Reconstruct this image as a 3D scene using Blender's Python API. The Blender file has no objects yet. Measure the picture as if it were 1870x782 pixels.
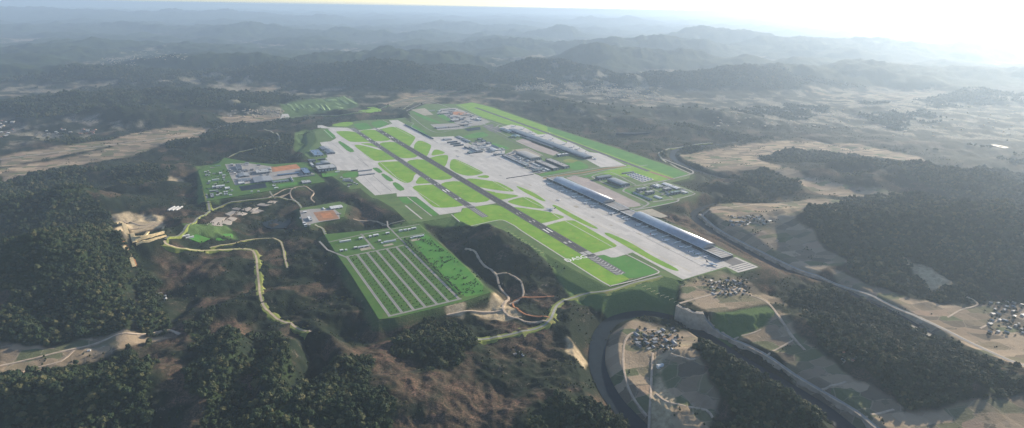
import bpy, bmesh, math, random
import numpy as np
from mathutils import Matrix, Vector

# ------------------------------------------------------------------ camera, sky, sun, exposure
SC = bpy.context.scene
COL = SC.collection
F_PX, CX, CY, CAM_H = 1085.0, 935.0, 391.0, 1050.0
PITCH = math.atan(376.0 / F_PX)
ROLL = math.radians(0.95)
_fw = Vector((0, math.cos(PITCH), -math.sin(PITCH)))
_up = Vector((0, math.sin(PITCH), math.cos(PITCH)))
_rt = Vector((1, 0, 0))
_r2 = _rt * math.cos(ROLL) + _up * math.sin(ROLL)
_u2 = -_rt * math.sin(ROLL) + _up * math.cos(ROLL)
cam_d = bpy.data.cameras.new('camera')
cam = bpy.data.objects.new('camera', cam_d)
COL.objects.link(cam)
cam.matrix_world = Matrix(((_r2.x, _u2.x, -_fw.x, 0), (_r2.y, _u2.y, -_fw.y, 0), (_r2.z, _u2.z, -_fw.z, CAM_H), (0, 0, 0, 1)))
cam_d.sensor_width = 36.0
cam_d.lens = 36.0 * F_PX / 1870.0
cam_d.clip_start = 5.0
cam_d.clip_end = 250000.0
SC.camera = cam

SUN_EL, SUN_AZ = math.radians(18.0), math.radians(47.0)     # azimuth to the right of the view direction (+Y)
world = bpy.data.worlds.new('World')
SC.world = world
world.use_nodes = True
_nt = world.node_tree
_nt.nodes.clear()
_sky = _nt.nodes.new('ShaderNodeTexSky')
_sky.sky_type = 'NISHITA'
_sky.sun_disc = False
_sky.sun_elevation = SUN_EL
_sky.sun_rotation = SUN_AZ
_sky.altitude = 200.0
_sky.air_density = 0.8
_sky.dust_density = 0.5
_sky.ozone_density = 1.0
_bg = _nt.nodes.new('ShaderNodeBackground')
_bg.inputs['Strength'].default_value = 0.105
_ow = _nt.nodes.new('ShaderNodeOutputWorld')
_nt.links.new(_sky.outputs[0], _bg.inputs['Color'])
_nt.links.new(_bg.outputs[0], _ow.inputs['Surface'])

sun_d = bpy.data.lights.new('sun', 'SUN')
sun_d.energy = 5.0
sun_d.angle = math.radians(0.6)
sun_d.color = (1.0, 0.86, 0.67)
sun = bpy.data.objects.new('sun', sun_d)
COL.objects.link(sun)
_sd = Vector((math.sin(SUN_AZ) * math.cos(SUN_EL), math.cos(SUN_AZ) * math.cos(SUN_EL), math.sin(SUN_EL)))
sun.rotation_euler = _sd.to_track_quat('Z', 'Y').to_euler()

SC.view_settings.view_transform = 'Standard'
SC.view_settings.look = 'None'
SC.view_settings.gamma = 1.0
SC.view_settings.use_curve_mapping = False
SC.view_settings.exposure = 0.97
SC.render.engine = 'CYCLES'
SC.cycles.use_denoising = True
SC.cycles.max_bounces = 6
SC.cycles.diffuse_bounces = 2
SC.cycles.glossy_bounces = 2
SC.cycles.volume_bounces = 1
SC.cycles.sample_clamp_indirect = 4.0

random.seed(7)
RNG = np.random.default_rng(7)

# ------------------------------------------------------------------ pixels -> ground, airport frame
def ray(px, py):
    u = (px - CX); v = -(py - CY)
    c, s = math.cos(ROLL), math.sin(ROLL)
    u2 = u * c - v * s; v2 = u * s + v * c
    cp, sp = math.cos(PITCH), math.sin(PITCH)
    return (u2, F_PX * cp + v2 * sp, -F_PX * sp + v2 * cp)

def G(px, py, z=0.0):
    d = ray(px, py)
    t = (CAM_H - z) / -d[2]
    return (d[0] * t, d[1] * t)

_A = np.array(G(687, 238)); _B = np.array(G(1070, 468))
RWL = float(np.linalg.norm(_B - _A))
UX, UY = (_B - _A) / RWL            # along the runways, away from the far end
NX, NY = -UY, UX                    # across, to the right
PSI = math.atan2(UY, UX)            # heading of the s axis

def ST(px, py, z=0.0):
    x, y = G(px, py, z)
    dx, dy = x - _A[0], y - _A[1]
    return (dx * UX + dy * UY, dx * NX + dy * NY)

def XY(s, t):
    return (_A[0] + s * UX + t * NX, _A[1] + s * UY + t * NY)

VIEWS = dict(A=(580, 200, 7.82), B=(740, 270, 7.82), C=(740, 340, 7.82), D=(900, 320, 7.82), E=(960, 400, 7.82),
             F=(1060, 440, 6.515), G=(1140, 370, 5.585), H=(1000, 310, 8.69), I=(360, 280, 8.69), J=(480, 270, 8.69),
             K=(560, 230, 8.69), L=(600, 290, 8.69), M=(540, 360, 8.69), N=(580, 400, 7.82), O=(740, 185, 8.69),
             Q=(780, 230, 8.69), R=(900, 220, 8.69), S=(1000, 240, 8.69), T=(1060, 290, 6.518), U=(920, 270, 8.69),
             X=(500, 160, 7.79), P=(0, 0, 1.0))
def V(view, x, y):
    x0, y0, k = VIEWS[view]
    return (x0 + x / k, y0 + y / k)
def VP(view, pts):
    return [V(view, *p) for p in pts]

# ------------------------------------------------------------------ noise
_perm = np.random.default_rng(11).permutation(512).astype(np.int64)
_grad = np.random.default_rng(12).normal(size=(512, 2)); _grad /= np.linalg.norm(_grad, axis=1)[:, None]
def perlin(x, y):
    xi = np.floor(x).astype(np.int64); yi = np.floor(y).astype(np.int64)
    xf = x - xi; yf = y - yi
    u = xf * xf * xf * (xf * (xf * 6 - 15) + 10); v = yf * yf * yf * (yf * (yf * 6 - 15) + 10)
    def g(ix, iy, dx, dy):
        h = _perm[(_perm[ix & 511] + iy) & 511]
        return _grad[h, 0] * dx + _grad[h, 1] * dy
    a = g(xi, yi, xf, yf); b = g(xi + 1, yi, xf - 1, yf)
    c = g(xi, yi + 1, xf, yf - 1); d = g(xi + 1, yi + 1, xf - 1, yf - 1)
    return (a + (b - a) * u + (c - a) * v + (a - b - c + d) * u * v) * 1.5
def fbm(x, y, wl, octs=4, gain=0.5, ox=0.0):
    r = np.zeros_like(x); a = 1.0; f = 1.0 / wl
    for o in range(octs):
        r += a * perlin(x * f + 17.3 * o + ox, y * f - 9.1 * o + ox * 0.7); a *= gain; f *= 2.03
    return r
def ridged(x, y, wl, octs=4, gain=0.5, ox=0.0):
    r = np.zeros_like(x); a = 1.0; f = 1.0 / wl
    for o in range(octs):
        r += a * (1.0 - 2.0 * np.abs(perlin(x * f + 31.7 * o + ox, y * f + 5.3 * o - ox))); a *= gain; f *= 2.07
    return r
def sstep(a, b, x):
    t = np.clip((x - a) / (b - a), 0, 1); return t * t * (3 - 2 * t)

# ------------------------------------------------------------------ polygons, polylines
def smooth_path(pts, step=None, n=8, closed=False):
    p = [np.array(q, float) for q in pts]
    out = []
    m = len(p)
    rng_ = range(m) if closed else range(m - 1)
    for i in rng_:
        p1, p2 = p[i], p[(i + 1) % m]
        p0 = p[i - 1] if (closed or i > 0) else 2 * p1 - p2
        p3 = p[(i + 2) % m] if (closed or i + 2 < m) else 2 * p2 - p1
        k = n if step is None else max(2, int(np.linalg.norm(p2 - p1) / step))
        for j in range(k):
            t = j / k
            out.append(0.5 * ((2 * p1) + (p2 - p0) * t + (2 * p0 - 5 * p1 + 4 * p2 - p3) * t * t + (3 * p1 - p0 - 3 * p2 + p3) * t ** 3))
    if not closed: out.append(p[-1])
    return np.array(out)

def sdist(poly, x, y, reach=400.0):
    """signed distance to a polygon, positive inside; only near its bounding box"""
    poly = np.asarray(poly, float)
    x = np.asarray(x, float); y = np.asarray(y, float)
    res = np.full(x.shape, -1e6)
    m = (x > poly[:, 0].min() - reach) & (x < poly[:, 0].max() + reach) & (y > poly[:, 1].min() - reach) & (y < poly[:, 1].max() + reach)
    if not m.any(): return res
    X = x[m]; Y = y[m]
    d2 = np.full(X.shape, 1e18); ins = np.zeros(X.shape, bool)
    k = len(poly)
    for i in range(k):
        ax, ay = poly[i]; bx_, by_ = poly[(i + 1) % k]
        ex, ey = bx_ - ax, by_ - ay
        L2 = ex * ex + ey * ey + 1e-9
        t = np.clip(((X - ax) * ex + (Y - ay) * ey) / L2, 0, 1)
        d2 = np.minimum(d2, (X - ax - t * ex) ** 2 + (Y - ay - t * ey) ** 2)
        c = (ay > Y) != (by_ > Y)
        with np.errstate(divide='ignore', invalid='ignore'):
            xc = ax + (Y - ay) * ex / (ey if abs(ey) > 1e-9 else 1e-9)
        ins ^= c & (X < xc)
    d = np.sqrt(d2)
    res[m] = np.where(ins, d, -d)
    return res

def ldist(path, x, y, reach=400.0):
    path = np.asarray(path, float)
    res = np.full(np.shape(x), 1e6)
    m = (x > path[:, 0].min() - reach) & (x < path[:, 0].max() + reach) & (y > path[:, 1].min() - reach) & (y < path[:, 1].max() + reach)
    if not m.any(): return res
    X = x[m]; Y = y[m]; d2 = np.full(X.shape, 1e18)
    for i in range(len(path) - 1):
        ax, ay = path[i]; ex, ey = path[i + 1] - path[i]
        t = np.clip(((X - ax) * ex + (Y - ay) * ey) / (ex * ex + ey * ey + 1e-9), 0, 1)
        d2 = np.minimum(d2, (X - ax - t * ex) ** 2 + (Y - ay - t * ey) ** 2)
    res[m] = np.sqrt(d2)
    return res

def GP(pts, z=0.0):
    return [G(px, py, z) for px, py in pts]

# ------------------------------------------------------------------ the lie of the land
BASE = -48.0
def st_poly(pairs): return [XY(s, t) for s, t in pairs]

AIRFIELD_PX = [(588, 234), (655, 221), (735, 216), (752, 224), (748, 204), (778, 190), (845, 190), (862, 187), (900, 196), (1000, 231), (1140, 275),
               (1225, 304), (1262, 318), (1258, 326), (1225, 334), (1268, 350), (1262, 358), (1170, 385), (1178, 391), (1240, 417), (1350, 470),
               (1386, 488), (1340, 500), (1327, 490), (1244, 513), (1204, 503), (1198, 500), (1108, 523), (1064, 502), (905, 412), (866, 416),
               (826, 396), (748, 409), (718, 380), (690, 364), (680, 362), (658, 344), (640, 346), (616, 328), (600, 318), (583, 302), (556, 283),
               (580, 258), (574, 240)]
CARPARK_PX = [(592, 428), (680, 420), (765, 411), (790, 432), (840, 478), (880, 520), (896, 534), (842, 552), (722, 580), (692, 583), (640, 500), (612, 460)]
COMPOUND_PX = [(362, 312), (378, 304), (400, 298), (410, 288), (455, 296), (500, 300), (545, 297), (560, 296), (575, 315), (594, 332), (560, 337), (440, 357), (378, 367)]
ORANGE_PX = [(548, 380), (575, 376), (620, 368), (634, 374), (628, 396), (586, 405), (566, 412), (552, 400)]
FIELDPLAT_PX = [(1235, 556), (1242, 518), (1290, 508), (1340, 520), (1400, 548), (1440, 562), (1425, 572), (1392, 573), (1375, 580), (1360, 574), (1340, 572), (1318, 577), (1300, 572), (1275, 572)]
CUT_PX = [(238, 404), (296, 404), (304, 430), (248, 446)]
PLATFORMS = [  # polygon, level, steepness (metres of run per metre of drop), lowering under the built sheet
    (GP(AIRFIELD_PX), 0.0, 2.2, 3.0), (GP(CARPARK_PX), 0.0, 1.5, 3.0), (GP(COMPOUND_PX), 0.0, 2.0, 3.0), (GP(ORANGE_PX), 0.0, 2.0, 3.0),
    (GP(FIELDPLAT_PX, -8), -8.0, 0.9, 0.0), (GP(CUT_PX, 4), 4.0, 0.8, 0.0)]

RIVER_A = smooth_path(GP([(1230, 840), (1157, 770), (1117, 725), (1094, 679), (1090, 645), (1099, 608), (1122, 585), (1165, 574), (1205, 577), (1250, 590),
                          (1290, 615), (1335, 646), (1378, 672), (1440, 708), (1500, 745), (1550, 785), (1600, 830)], -76), n=5)
RIVER_B = smooth_path(GP([(1709, 617), (1634, 574), (1580, 550), (1527, 523), (1450, 501), (1400, 478), (1340, 446), (1300, 423), (1272, 402), (1268, 389), (1285, 379), (1310, 372)], -60), n=5)
RIVER_C = smooth_path(GP([(1330, 330), (1290, 318), (1250, 303), (1231, 291), (1229, 279), (1245, 271), (1300, 266), (1345, 260), (1400, 250), (1460, 252), (1560, 275)], -60), n=5)
RIVERS = [(RIVER_A, 32.0, -76.0), (RIVER_B, 22.0, -60.0), (RIVER_C, 26.0, -60.0)]

FIELD_PX = [
    [(0, 286), (120, 268), (200, 256), (300, 241), (260, 262), (130, 284), (0, 306)],
    [(395, 222), (480, 214), (520, 210), (600, 208), (500, 222), (420, 230)],
    [(0, 308), (120, 290), (230, 268), (330, 248), (390, 238), (350, 256), (250, 286), (130, 302), (0, 336)],
    [(190, 262), (250, 243), (330, 234), (385, 236), (330, 256), (230, 272)],
    [(700, 192), (770, 172), (880, 160), (842, 174), (770, 190), (720, 197)],
    [(1240, 285), (1320, 270), (1440, 258), (1560, 262), (1680, 285), (1700, 300), (1560, 283), (1450, 272), (1382, 290), (1430, 320), (1500, 345), (1660, 375), (1560, 378), (1500, 365), (1400, 320), (1300, 315)],
    [(1280, 390), (1350, 376), (1500, 374), (1560, 382), (1480, 402), (1445, 430), (1510, 470), (1545, 490), (1480, 505), (1400, 470), (1330, 432)],
    [(1500, 490), (1560, 512), (1680, 556), (1900, 560), (1900, 690), (1780, 640), (1660, 585), (1560, 532)],
    [(1240, 560), (1245, 515), (1290, 507), (1420, 547), (1440, 562), (1390, 574), (1300, 590)],
    [(1335, 612), (1420, 585), (1470, 640), (1560, 700), (1640, 745), (1680, 800), (1590, 800), (1500, 735), (1420, 655)],
    [(1108, 600), (1160, 585), (1230, 598), (1300, 635), (1262, 660), (1310, 740), (1300, 800), (1190, 800), (1130, 710), (1106, 650)],
    [(0, 640), (90, 640), (200, 622), (310, 610), (330, 612), (240, 640), (120, 672), (0, 690)],
    [(1620, 760), (1760, 745), (1870, 730), (1900, 830), (1640, 830)],
]
FLATS = [GP(q, BASE) for q in FIELD_PX]
TERRACE = GP([(1195, 640), (1262, 650), (1300, 700), (1305, 800), (1190, 800)], -55)
HILLS = [  # pixel x, y of the foot, height, half-length, half-width (m), turn in degrees
    (95, 520, 190, 620, 300, 62), (120, 400, 120, 420, 240, 20), (190, 560, 60, 260, 150, 75),
    (130, 745, 62, 420, 110, 12), (250, 720, 40, 210, 90, 80), (400, 690, 64, 330, 70, 100), (560, 740, 40, 260, 110, 60), (640, 760, 66, 300, 120, 30),
    (505, 680, 62, 280, 55, 105), (585, 640, 56, 230, 60, 118), (790, 640, 34, 140, 90, 0), (280, 590, 34, 170, 60, 95),
    (240, 470, 40, 200, 80, 85), (450, 500, 24, 260, 160, 20), (600, 560, 22, 260, 150, 60), (560, 480, 18, 200, 140, 0),
    (930, 470, -62, 420, 150, -61), (860, 440, -30, 230, 110, -61), (1060, 600, -22, 300, 120, 20), (470, 560, -26, 330, 130, 20), (560, 660, -30, 160, 70, 110),
    (1040, 770, 30, 240, 110, 20), (1390, 720, 60, 330, 120, 130), (1330, 690, 40, 200, 110, 120), (1520, 610, 34, 330, 120, 155), (1680, 680, 44, 380, 170, 150),
    (1640, 450, 120, 780, 330, 160), (1800, 440, 150, 700, 420, 150), (1560, 330, 80, 760, 280, 165), (1760, 360, 120, 800, 360, 160),
    (1410, 345, 36, 330, 110, 165), (1330, 350, 30, 260, 120, 150), (1480, 420, 40, 380, 200, 160),
    (1050, 205, 70, 900, 260, 150), (1130, 225, 60, 700, 300, 150), (1240, 245, 40, 420, 200, 160), (930, 178, 60, 800, 260, 165), (1260, 215, 70, 900, 300, 155),
    (230, 222, 95, 900, 330, 5), (120, 205, 120, 900, 420, 20), (420, 205, 80, 600, 260, 5), (330, 190, 120, 1200, 420, 5), (400, 268, 50, 620, 240, 12), (60, 265, 20, 500, 160, 10),
    (240, 320, 40, 520, 200, 10), (290, 350, 36, 420, 150, 15), (480, 255, 36, 420, 160, 10), (640, 375, 30, 230, 90, 20), (560, 430, 20, 200, 120, 10),
    (700, 385, 24, 150, 70, 20), (640, 212, 30, 500, 120, 5), (790, 200, 26, 350, 140, 5),
    (560, 152, 150, 1500, 420, 10), (700, 158, 240, 1100, 480, -12), (830, 152, 200, 900, 430, -15), (640, 128, 210, 1700, 600, 5), (800, 125, 230, 1500, 550, -10),
    (420, 135, 170, 2000, 650, 5), (150, 150, 130, 2200, 700, 3), (60, 110, 150, 2600, 900, 5), (330, 100, 150, 3000, 900, 0),
    (1010, 148, 280, 1000, 500, -10), (1150, 122, 300, 1300, 600, 10), (1420, 155, 180, 1900, 600, 8), (1250, 160, 170, 1800, 500, 8), (1620, 150, 190, 2600, 800, 5),
    (1025, 72, 400, 900, 800, 0), (1290, 86, 500, 1500, 1200, 0), (1390, 88, 240, 1700, 900, 0), (1200, 100, 320, 1500, 900, 0), (1100, 100, 320, 1500, 800, 0),
    (1640, 66, 420, 2200, 1500, 0), (1500, 100, 360, 3200, 1200, 5), (1720, 110, 300, 3000, 1100, 5), (930, 95, 260, 2200, 800, 0), (560, 70, 170, 5000, 1800, 0), (240, 60, 160, 6000, 2200, 0),
    (840, 58, 220, 4000, 2000, 0), (1130, 50, 260, 3500, 2200, 0), (400, 40, 320, 8000, 4000, 0), (120, 38, 340, 9000, 4000, 0)]
_HX = []
for (px, py, hh, ra, rb, tw) in HILLS:
    x, y = G(px, py, BASE)
    _HX.append((x, y, hh, ra, rb, math.cos(math.radians(tw)), math.sin(math.radians(tw))))

def land(x, y):
    """height of the natural ground, before platforms"""
    r = np.hypot(x, y)
    near = sstep(14000, 5200, r)
    far = 1.0 - near
    wx = x + 60 * fbm(x, y, 500, 2, ox=3.0); wy = y + 60 * fbm(x, y, 500, 2, ox=8.0)
    fm = np.zeros_like(r)
    for q in FLATS: fm = np.maximum(fm, sstep(-40, 40, sdist(q, x, y, 60)))
    rough_k = 1 - 0.85 * fm
    h = BASE + 10 * fbm(x, y, 900, 3, ox=1.0) + rough_k * (14 * fbm(x, y, 230, 4, 0.55, ox=2.0) + 6.0 * near * ridged(x, y, 95, 2, ox=2.5) + 1.7 * sstep(5200, 3000, r) * ridged(x, y, 36, 2, ox=2.8))
    h += far * (25 + 50 * fbm(x, y, 5200, 3, ox=4.0) + 205 * np.maximum(0, fbm(x, y, 1900, 4, ox=4.5) + 0.08) + 40 * np.maximum(0, ridged(x, y, 3100, 4, ox=5.0) - 0.25))
    h += sstep(20000, 52000, r) * (60 + 170 * np.maximum(0, ridged(x, y, 9000, 4, ox=6.0)))
    bump = np.zeros_like(h)
    for (hx, hy, hh, ra, rb, c, s) in _HX:
        m = (np.abs(x - hx) < 3.2 * ra) & (np.abs(y - hy) < 3.2 * ra)
        if not m.any(): continue
        dx = wx[m] - hx; dy = wy[m] - hy
        a = (dx * c + dy * s) / ra; b = (-dx * s + dy * c) / rb
        g = np.exp(-1.15 * (a * a + b * b))
        bump[m] = np.sqrt(bump[m] ** 2 + (hh * g) ** 2) if hh > 0 else bump[m] + hh * g
    rk = np.clip(130.0 / np.maximum(bump, 1), 0.12, 1)
    rug = 1 + rk * 0.27 * ridged(wx, wy, 420, 3, ox=7.0) + rk * 0.10 * fbm(x, y, 150, 2, ox=9.0)
    h += bump * np.clip(rug, 0.5, 1.5)
    return h

def height(x, y):
    x = np.asarray(x, float); y = np.asarray(y, float)
    h = land(x, y)
    for path, w, wl in RIVERS:
        d = ldist(path, x, y, 260)
        bed = wl - 4 + np.maximum(0, d - w * 0.85) * 0.75
        h = np.where(d < 250, np.minimum(h, np.maximum(bed, wl - 4)), h)
    d = sdist(TERRACE, x, y, 100)          # stepped fields inside the river bend
    m = d > -40
    if m.any():
        hm = h[m] + 26 * sstep(-10, 90, d[m]) + 5 * fbm(x[m], y[m], 90, 2, ox=51.0); q = np.floor(hm / 5.0); fr_ = hm / 5.0 - q
        h[m] = h[m] + sstep(-40, 10, d[m]) * ((q + sstep(0.72, 1.0, fr_)) * 5.0 - h[m])
    for poly, lvl, run, low in PLATFORMS:
        d = sdist(poly, x, y, 420)
        if run == 0.9: d = d + 26 * (np.abs(perlin(x / 46.0 + 3.3, y / 46.0)) - 0.3)
        wob = 1 + 0.35 * fbm(x, y, 130, 2, ox=13.0)
        dn = np.maximum(-d, 0)
        fall = lvl - (np.minimum(dn, 75) / 6.5 + np.maximum(dn - 75, 0) / 1.7) * (1 / wob) if run == 2.2 else lvl - dn / (run * wob)
        rise = lvl - np.minimum(d, 0) / (1.5 * wob)          # cutting going up
        hh = np.clip(h, fall, rise)
        h = np.where(d > -400, np.where(d > 0, lvl - low * sstep(-2, 14, d), hh), h)
    pin = np.max([sdist(q[0], x, y, 60) for q in PLATFORMS], axis=0)
    for path, w, wl in RIVERS:              # the river keeps its channel below the embankments, with steep banks
        d = ldist(path, x, y, 120)
        bed = wl - 4 + np.maximum(0, d - w * 0.85) * 1.5
        h = np.where((d < 110) & (pin < 0), np.minimum(h, bed), h)
    return h

# terrain lattice: rings round the camera foot, finer where the ground is nearer
N_ANG = 860
ANG = np.radians(np.linspace(-57, 57, N_ANG))
_dep = np.concatenate([np.linspace(math.radians(60), math.radians(41), 40)[:-1], np.linspace(math.radians(41), math.radians(10), 340)[:-1], np.geomspace(math.radians(10), math.radians(0.66), 370)])
RAD = CAM_H / np.tan(_dep)
_RR, _AA = np.meshgrid(RAD, ANG, indexing='ij')
GX = _RR * np.sin(_AA); GY = _RR * np.cos(_AA)
GZ = height(GX.ravel(), GY.ravel()).reshape(GX.shape)
_r = np.hypot(GX, GY)

def ground(x, y):
    """height of the terrain mesh itself"""
    x = np.atleast_1d(np.asarray(x, float)); y = np.atleast_1d(np.asarray(y, float))
    rr = np.hypot(x, y); aa = np.arctan2(x, y)
    i = np.clip(np.searchsorted(RAD, rr) - 1, 0, len(RAD) - 2)
    fi = np.clip((rr - RAD[i]) / (RAD[i + 1] - RAD[i]), 0, 1)
    j = np.clip(((aa - ANG[0]) / (ANG[1] - ANG[0])).astype(int), 0, N_ANG - 2)
    fj = np.clip((aa - ANG[j]) / (ANG[1] - ANG[0]), 0, 1)
    return (GZ[i, j] * (1 - fi) * (1 - fj) + GZ[i + 1, j] * fi * (1 - fj) + GZ[i, j + 1] * (1 - fi) * fj + GZ[i + 1, j + 1] * fi * fj)

def land_at(px, py):
    """where the sight line through a pixel meets the terrain"""
    d = np.array(ray(px, py)); d /= np.linalg.norm(d)
    t = np.geomspace(900, 90000, 1500)
    x, y, z = d[0] * t, d[1] * t, CAM_H + d[2] * t
    under = z <= ground(x, y)
    k = int(np.argmax(under)) if under.any() else len(t) - 1
    lo, hi = t[max(k - 1, 0)], t[k]
    for _ in range(18):
        m = 0.5 * (lo + hi)
        if CAM_H + d[2] * m <= ground(d[0] * m, d[1] * m)[0]: hi = m
        else: lo = m
    return (d[0] * hi, d[1] * hi)
def LP(pts): return [land_at(*p) for p in pts]

# ------------------------------------------------------------------ land cover
FOREST_PX = [
    [(0, 325), (60, 320), (150, 308), (165, 370), (205, 425), (240, 470), (250, 540), (235, 630), (150, 655), (60, 665), (0, 655)],
    [(0, 700), (60, 685), (120, 668), (200, 652), (236, 640), (262, 665), (280, 720), (288, 830), (0, 830)],
    [(335, 590), (395, 582), (430, 640), (452, 700), (478, 830), (380, 830), (345, 690)],
    [(470, 615), (500, 630), (515, 690), (540, 735), (600, 690), (660, 680), (715, 740), (740, 830), (470, 830)],
    [(245, 490), (285, 520), (302, 570), (290, 618), (265, 640), (250, 580)],
    [(735, 612), (790, 592), (850, 602), (878, 640), (850, 672), (780, 684), (730, 652)],
    [(950, 790), (1010, 760), (1060, 735), (1112, 745), (1150, 830), (950, 830)],
    [(1262, 645), (1290, 632), (1340, 660), (1400, 705), (1480, 760), (1535, 830), (1290, 830), (1315, 740), (1300, 690)],
    [(1438, 535), (1500, 530), (1600, 580), (1700, 635), (1800, 685), (1870, 715), (1900, 760), (1860, 745), (1780, 732), (1750, 755), (1650, 750), (1600, 715), (1560, 690), (1490, 660), (1450, 612), (1462, 580)],
    [(1480, 405), (1560, 378), (1680, 388), (1740, 400), (1900, 330), (1900, 545), (1700, 552), (1600, 532), (1560, 505), (1520, 470), (1450, 430)],
    [(1385, 290), (1450, 273), (1560, 285), (1700, 305), (1900, 320), (1900, 400), (1740, 385), (1620, 340), (1500, 322)],
    [(1325, 332), (1400, 318), (1485, 350), (1430, 362)],
    [(0, 205), (100, 172), (250, 160), (420, 175), (512, 190), (500, 203), (380, 198), (250, 190), (120, 218), (40, 225)],
    [(1340, 205), (1430, 192), (1520, 200), (1480, 222), (1380, 222)], [(1560, 215), (1680, 205), (1740, 225), (1640, 240)], [(1640, 190), (1760, 180), (1840, 195), (1720, 200)],
    [(500, 172), (560, 165), (660, 160), (760, 165), (880, 150), (860, 135), (700, 128), (560, 140)],
]
SOIL_PX = [[(600, 650), (690, 625), (760, 690), (900, 705), (1010, 745), (900, 800), (760, 800), (700, 730)], [(290, 600), (470, 590), (480, 625), (300, 640)],
           [(255, 640), (330, 650), (340, 720), (280, 690)], [(880, 590), (960, 600), (1040, 640), (940, 660)], [(300, 500), (400, 480), (385, 500), (300, 540)],
           [(640, 390), (720, 375), (740, 400), (640, 410)], [(1260, 400), (1330, 430), (1450, 510), (1400, 530), (1310, 480), (1180, 395)]]
SAND_PX = [[(1196, 690), (1212, 690), (1232, 740), (1215, 800), (1190, 800)], [(1228, 628), (1262, 640), (1266, 652), (1240, 656)], [(1200, 655), (1206, 656), (1210, 700), (1204, 700)], [(205, 410), (240, 402), (300, 404), (302, 432), (246, 446)], [(1035, 625), (1078, 650), (1070, 668), (1030, 648)], [(818, 570), (850, 572), (845, 586), (820, 584)],
           [(215, 440), (228, 440), (248, 480), (244, 500)], [(1640, 490), (1690, 505), (1740, 530), (1700, 535)], [(310, 328), (335, 330), (325, 342), (300, 340)],
           [(905, 548), (935, 560), (952, 588), (905, 592), (860, 578), (890, 566)]]
DULL_PX = [[(748, 405), (830, 393), (905, 410), (1067, 500), (1110, 521), (1240, 500), (1236, 556), (1150, 556), (1060, 546), (1036, 530), (1000, 480), (940, 448), (860, 420), (790, 412)],
           [(590, 425), (770, 405), (790, 440), (850, 480), (898, 535), (840, 556), (690, 586), (600, 440)],
           [(512, 192), (560, 186), (590, 180), (640, 176), (656, 190), (600, 206), (520, 213)], [(540, 235), (590, 230), (600, 260), (560, 285), (535, 270)], [(1300, 575), (1400, 560), (1425, 572), (1340, 606), (1290, 590)], [(360, 300), (410, 285), (400, 370), (360, 370)],
           [(640, 220), (740, 215), (745, 225), (600, 236)], [(330, 430), (420, 420), (435, 436), (350, 447)]]
PALE_PX = [[(190, 118), (230, 108), (320, 96), (350, 88), (340, 96), (260, 112), (220, 120)], [(950, 155), (1000, 148), (1130, 150), (1200, 165), (1260, 180), (1100, 185), (980, 172)],
           [(1300, 205), (1500, 180), (1700, 170), (1870, 190), (1900, 260), (1700, 255), (1480, 232), (1300, 235)], [(660, 70), (780, 62), (820, 66), (740, 74)], [(880, 118), (980, 112), (970, 130), (890, 135)],
           [(1130, 200), (1180, 190), (1240, 180), (1260, 195), (1200, 205)], [(1040, 205), (1075, 215), (1110, 235), (1080, 230)], [(0, 240), (140, 225), (200, 230), (330, 225), (200, 245), (0, 275)],
           [(120, 160), (300, 155), (420, 150), (500, 165), (560, 178), (620, 190), (500, 180), (380, 165), (200, 165)], [(420, 200), (520, 205), (520, 215), (400, 222)]]

def cover(polys, x, y, feather, z=BASE, wob=30.0, ox=0.0):
    out = np.zeros_like(x)
    w = wob * fbm(x, y, 160, 3, ox=ox)
    for p in polys:
        d = sdist(GP(p, z), x, y, 300)
        out = np.maximum(out, sstep(-feather, feather, d + np.where(d > -290, w, 0)))
    return out

fx, fy = GX.ravel(), GY.ravel()
fz = GZ.ravel()
fr = np.hypot(fx, fy)
_plat = np.max([sdist(p[0], fx, fy, 60) for p in PLATFORMS[:4]], axis=0)
far_w = sstep(5500, 8500, fr)
n1 = fbm(fx, fy, 700, 4, ox=21.0); n2 = fbm(fx, fy, 240, 4, ox=22.0); n3 = fbm(fx, fy, 2600, 4, ox=23.0)
c_forest = cover(FOREST_PX, fx, fy, 12, wob=58, ox=31.0)
rel = fz - BASE - far_w * 40
c_forest = np.maximum(c_forest, far_w * sstep(18, 55, rel + 45 * n1))
c_forest = np.maximum(c_forest, (1 - far_w) * sstep(0.30, 0.42, n1 + 0.35 * n2) * sstep(60, 260, -_plat) * 0.8 * np.maximum(sstep(900, 1400, fx), sstep(3600, 4300, fr)))
c_field = cover(FIELD_PX, fx, fy, 10, wob=18, ox=32.0)
c_field = np.maximum(c_field, 0.85 * far_w * sstep(30, 2, rel + 50 * n1) * sstep(0.1, 0.45, n3 + 0.55 * n2))
c_soil = cover(SOIL_PX, fx, fy, 40, wob=70, ox=33.0)
c_soil = np.maximum(c_soil, 0.75 * (1 - far_w) * sstep(0.12, 0.42, n2 + 0.35 * n1))
c_sand = cover(SAND_PX, fx, fy, 9, wob=14, ox=34.0)
c_dull = cover(DULL_PX, fx, fy, 10, z=-10, wob=10, ox=35.0)
c_pale = cover(PALE_PX, fx, fy, 60, wob=90, ox=36.0)
c_pale = np.maximum(c_pale, 0.8 * far_w * sstep(0.28, 0.5, n1 * 0.6 + n2 * 0.9 + 0.2) * sstep(40, 0, rel))
c_pale *= sstep(-0.1, 0.35, n2 + 0.4 * n1)
river_d = np.min([ldist(p, fx, fy, 200) - w * 0.5 for p, w, _ in RIVERS], axis=0)
c_dull = np.maximum(c_dull, 0.55 * sstep(-42, -4, np.minimum(_plat, 0) + 30 * n2) * (1 - c_sand))
c_forest *= sstep(-2, 8, river_d)
c_forest *= 1 - np.clip(c_field * (1 - far_w) + c_sand + c_dull + c_pale * 0.8, 0, 1)

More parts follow.
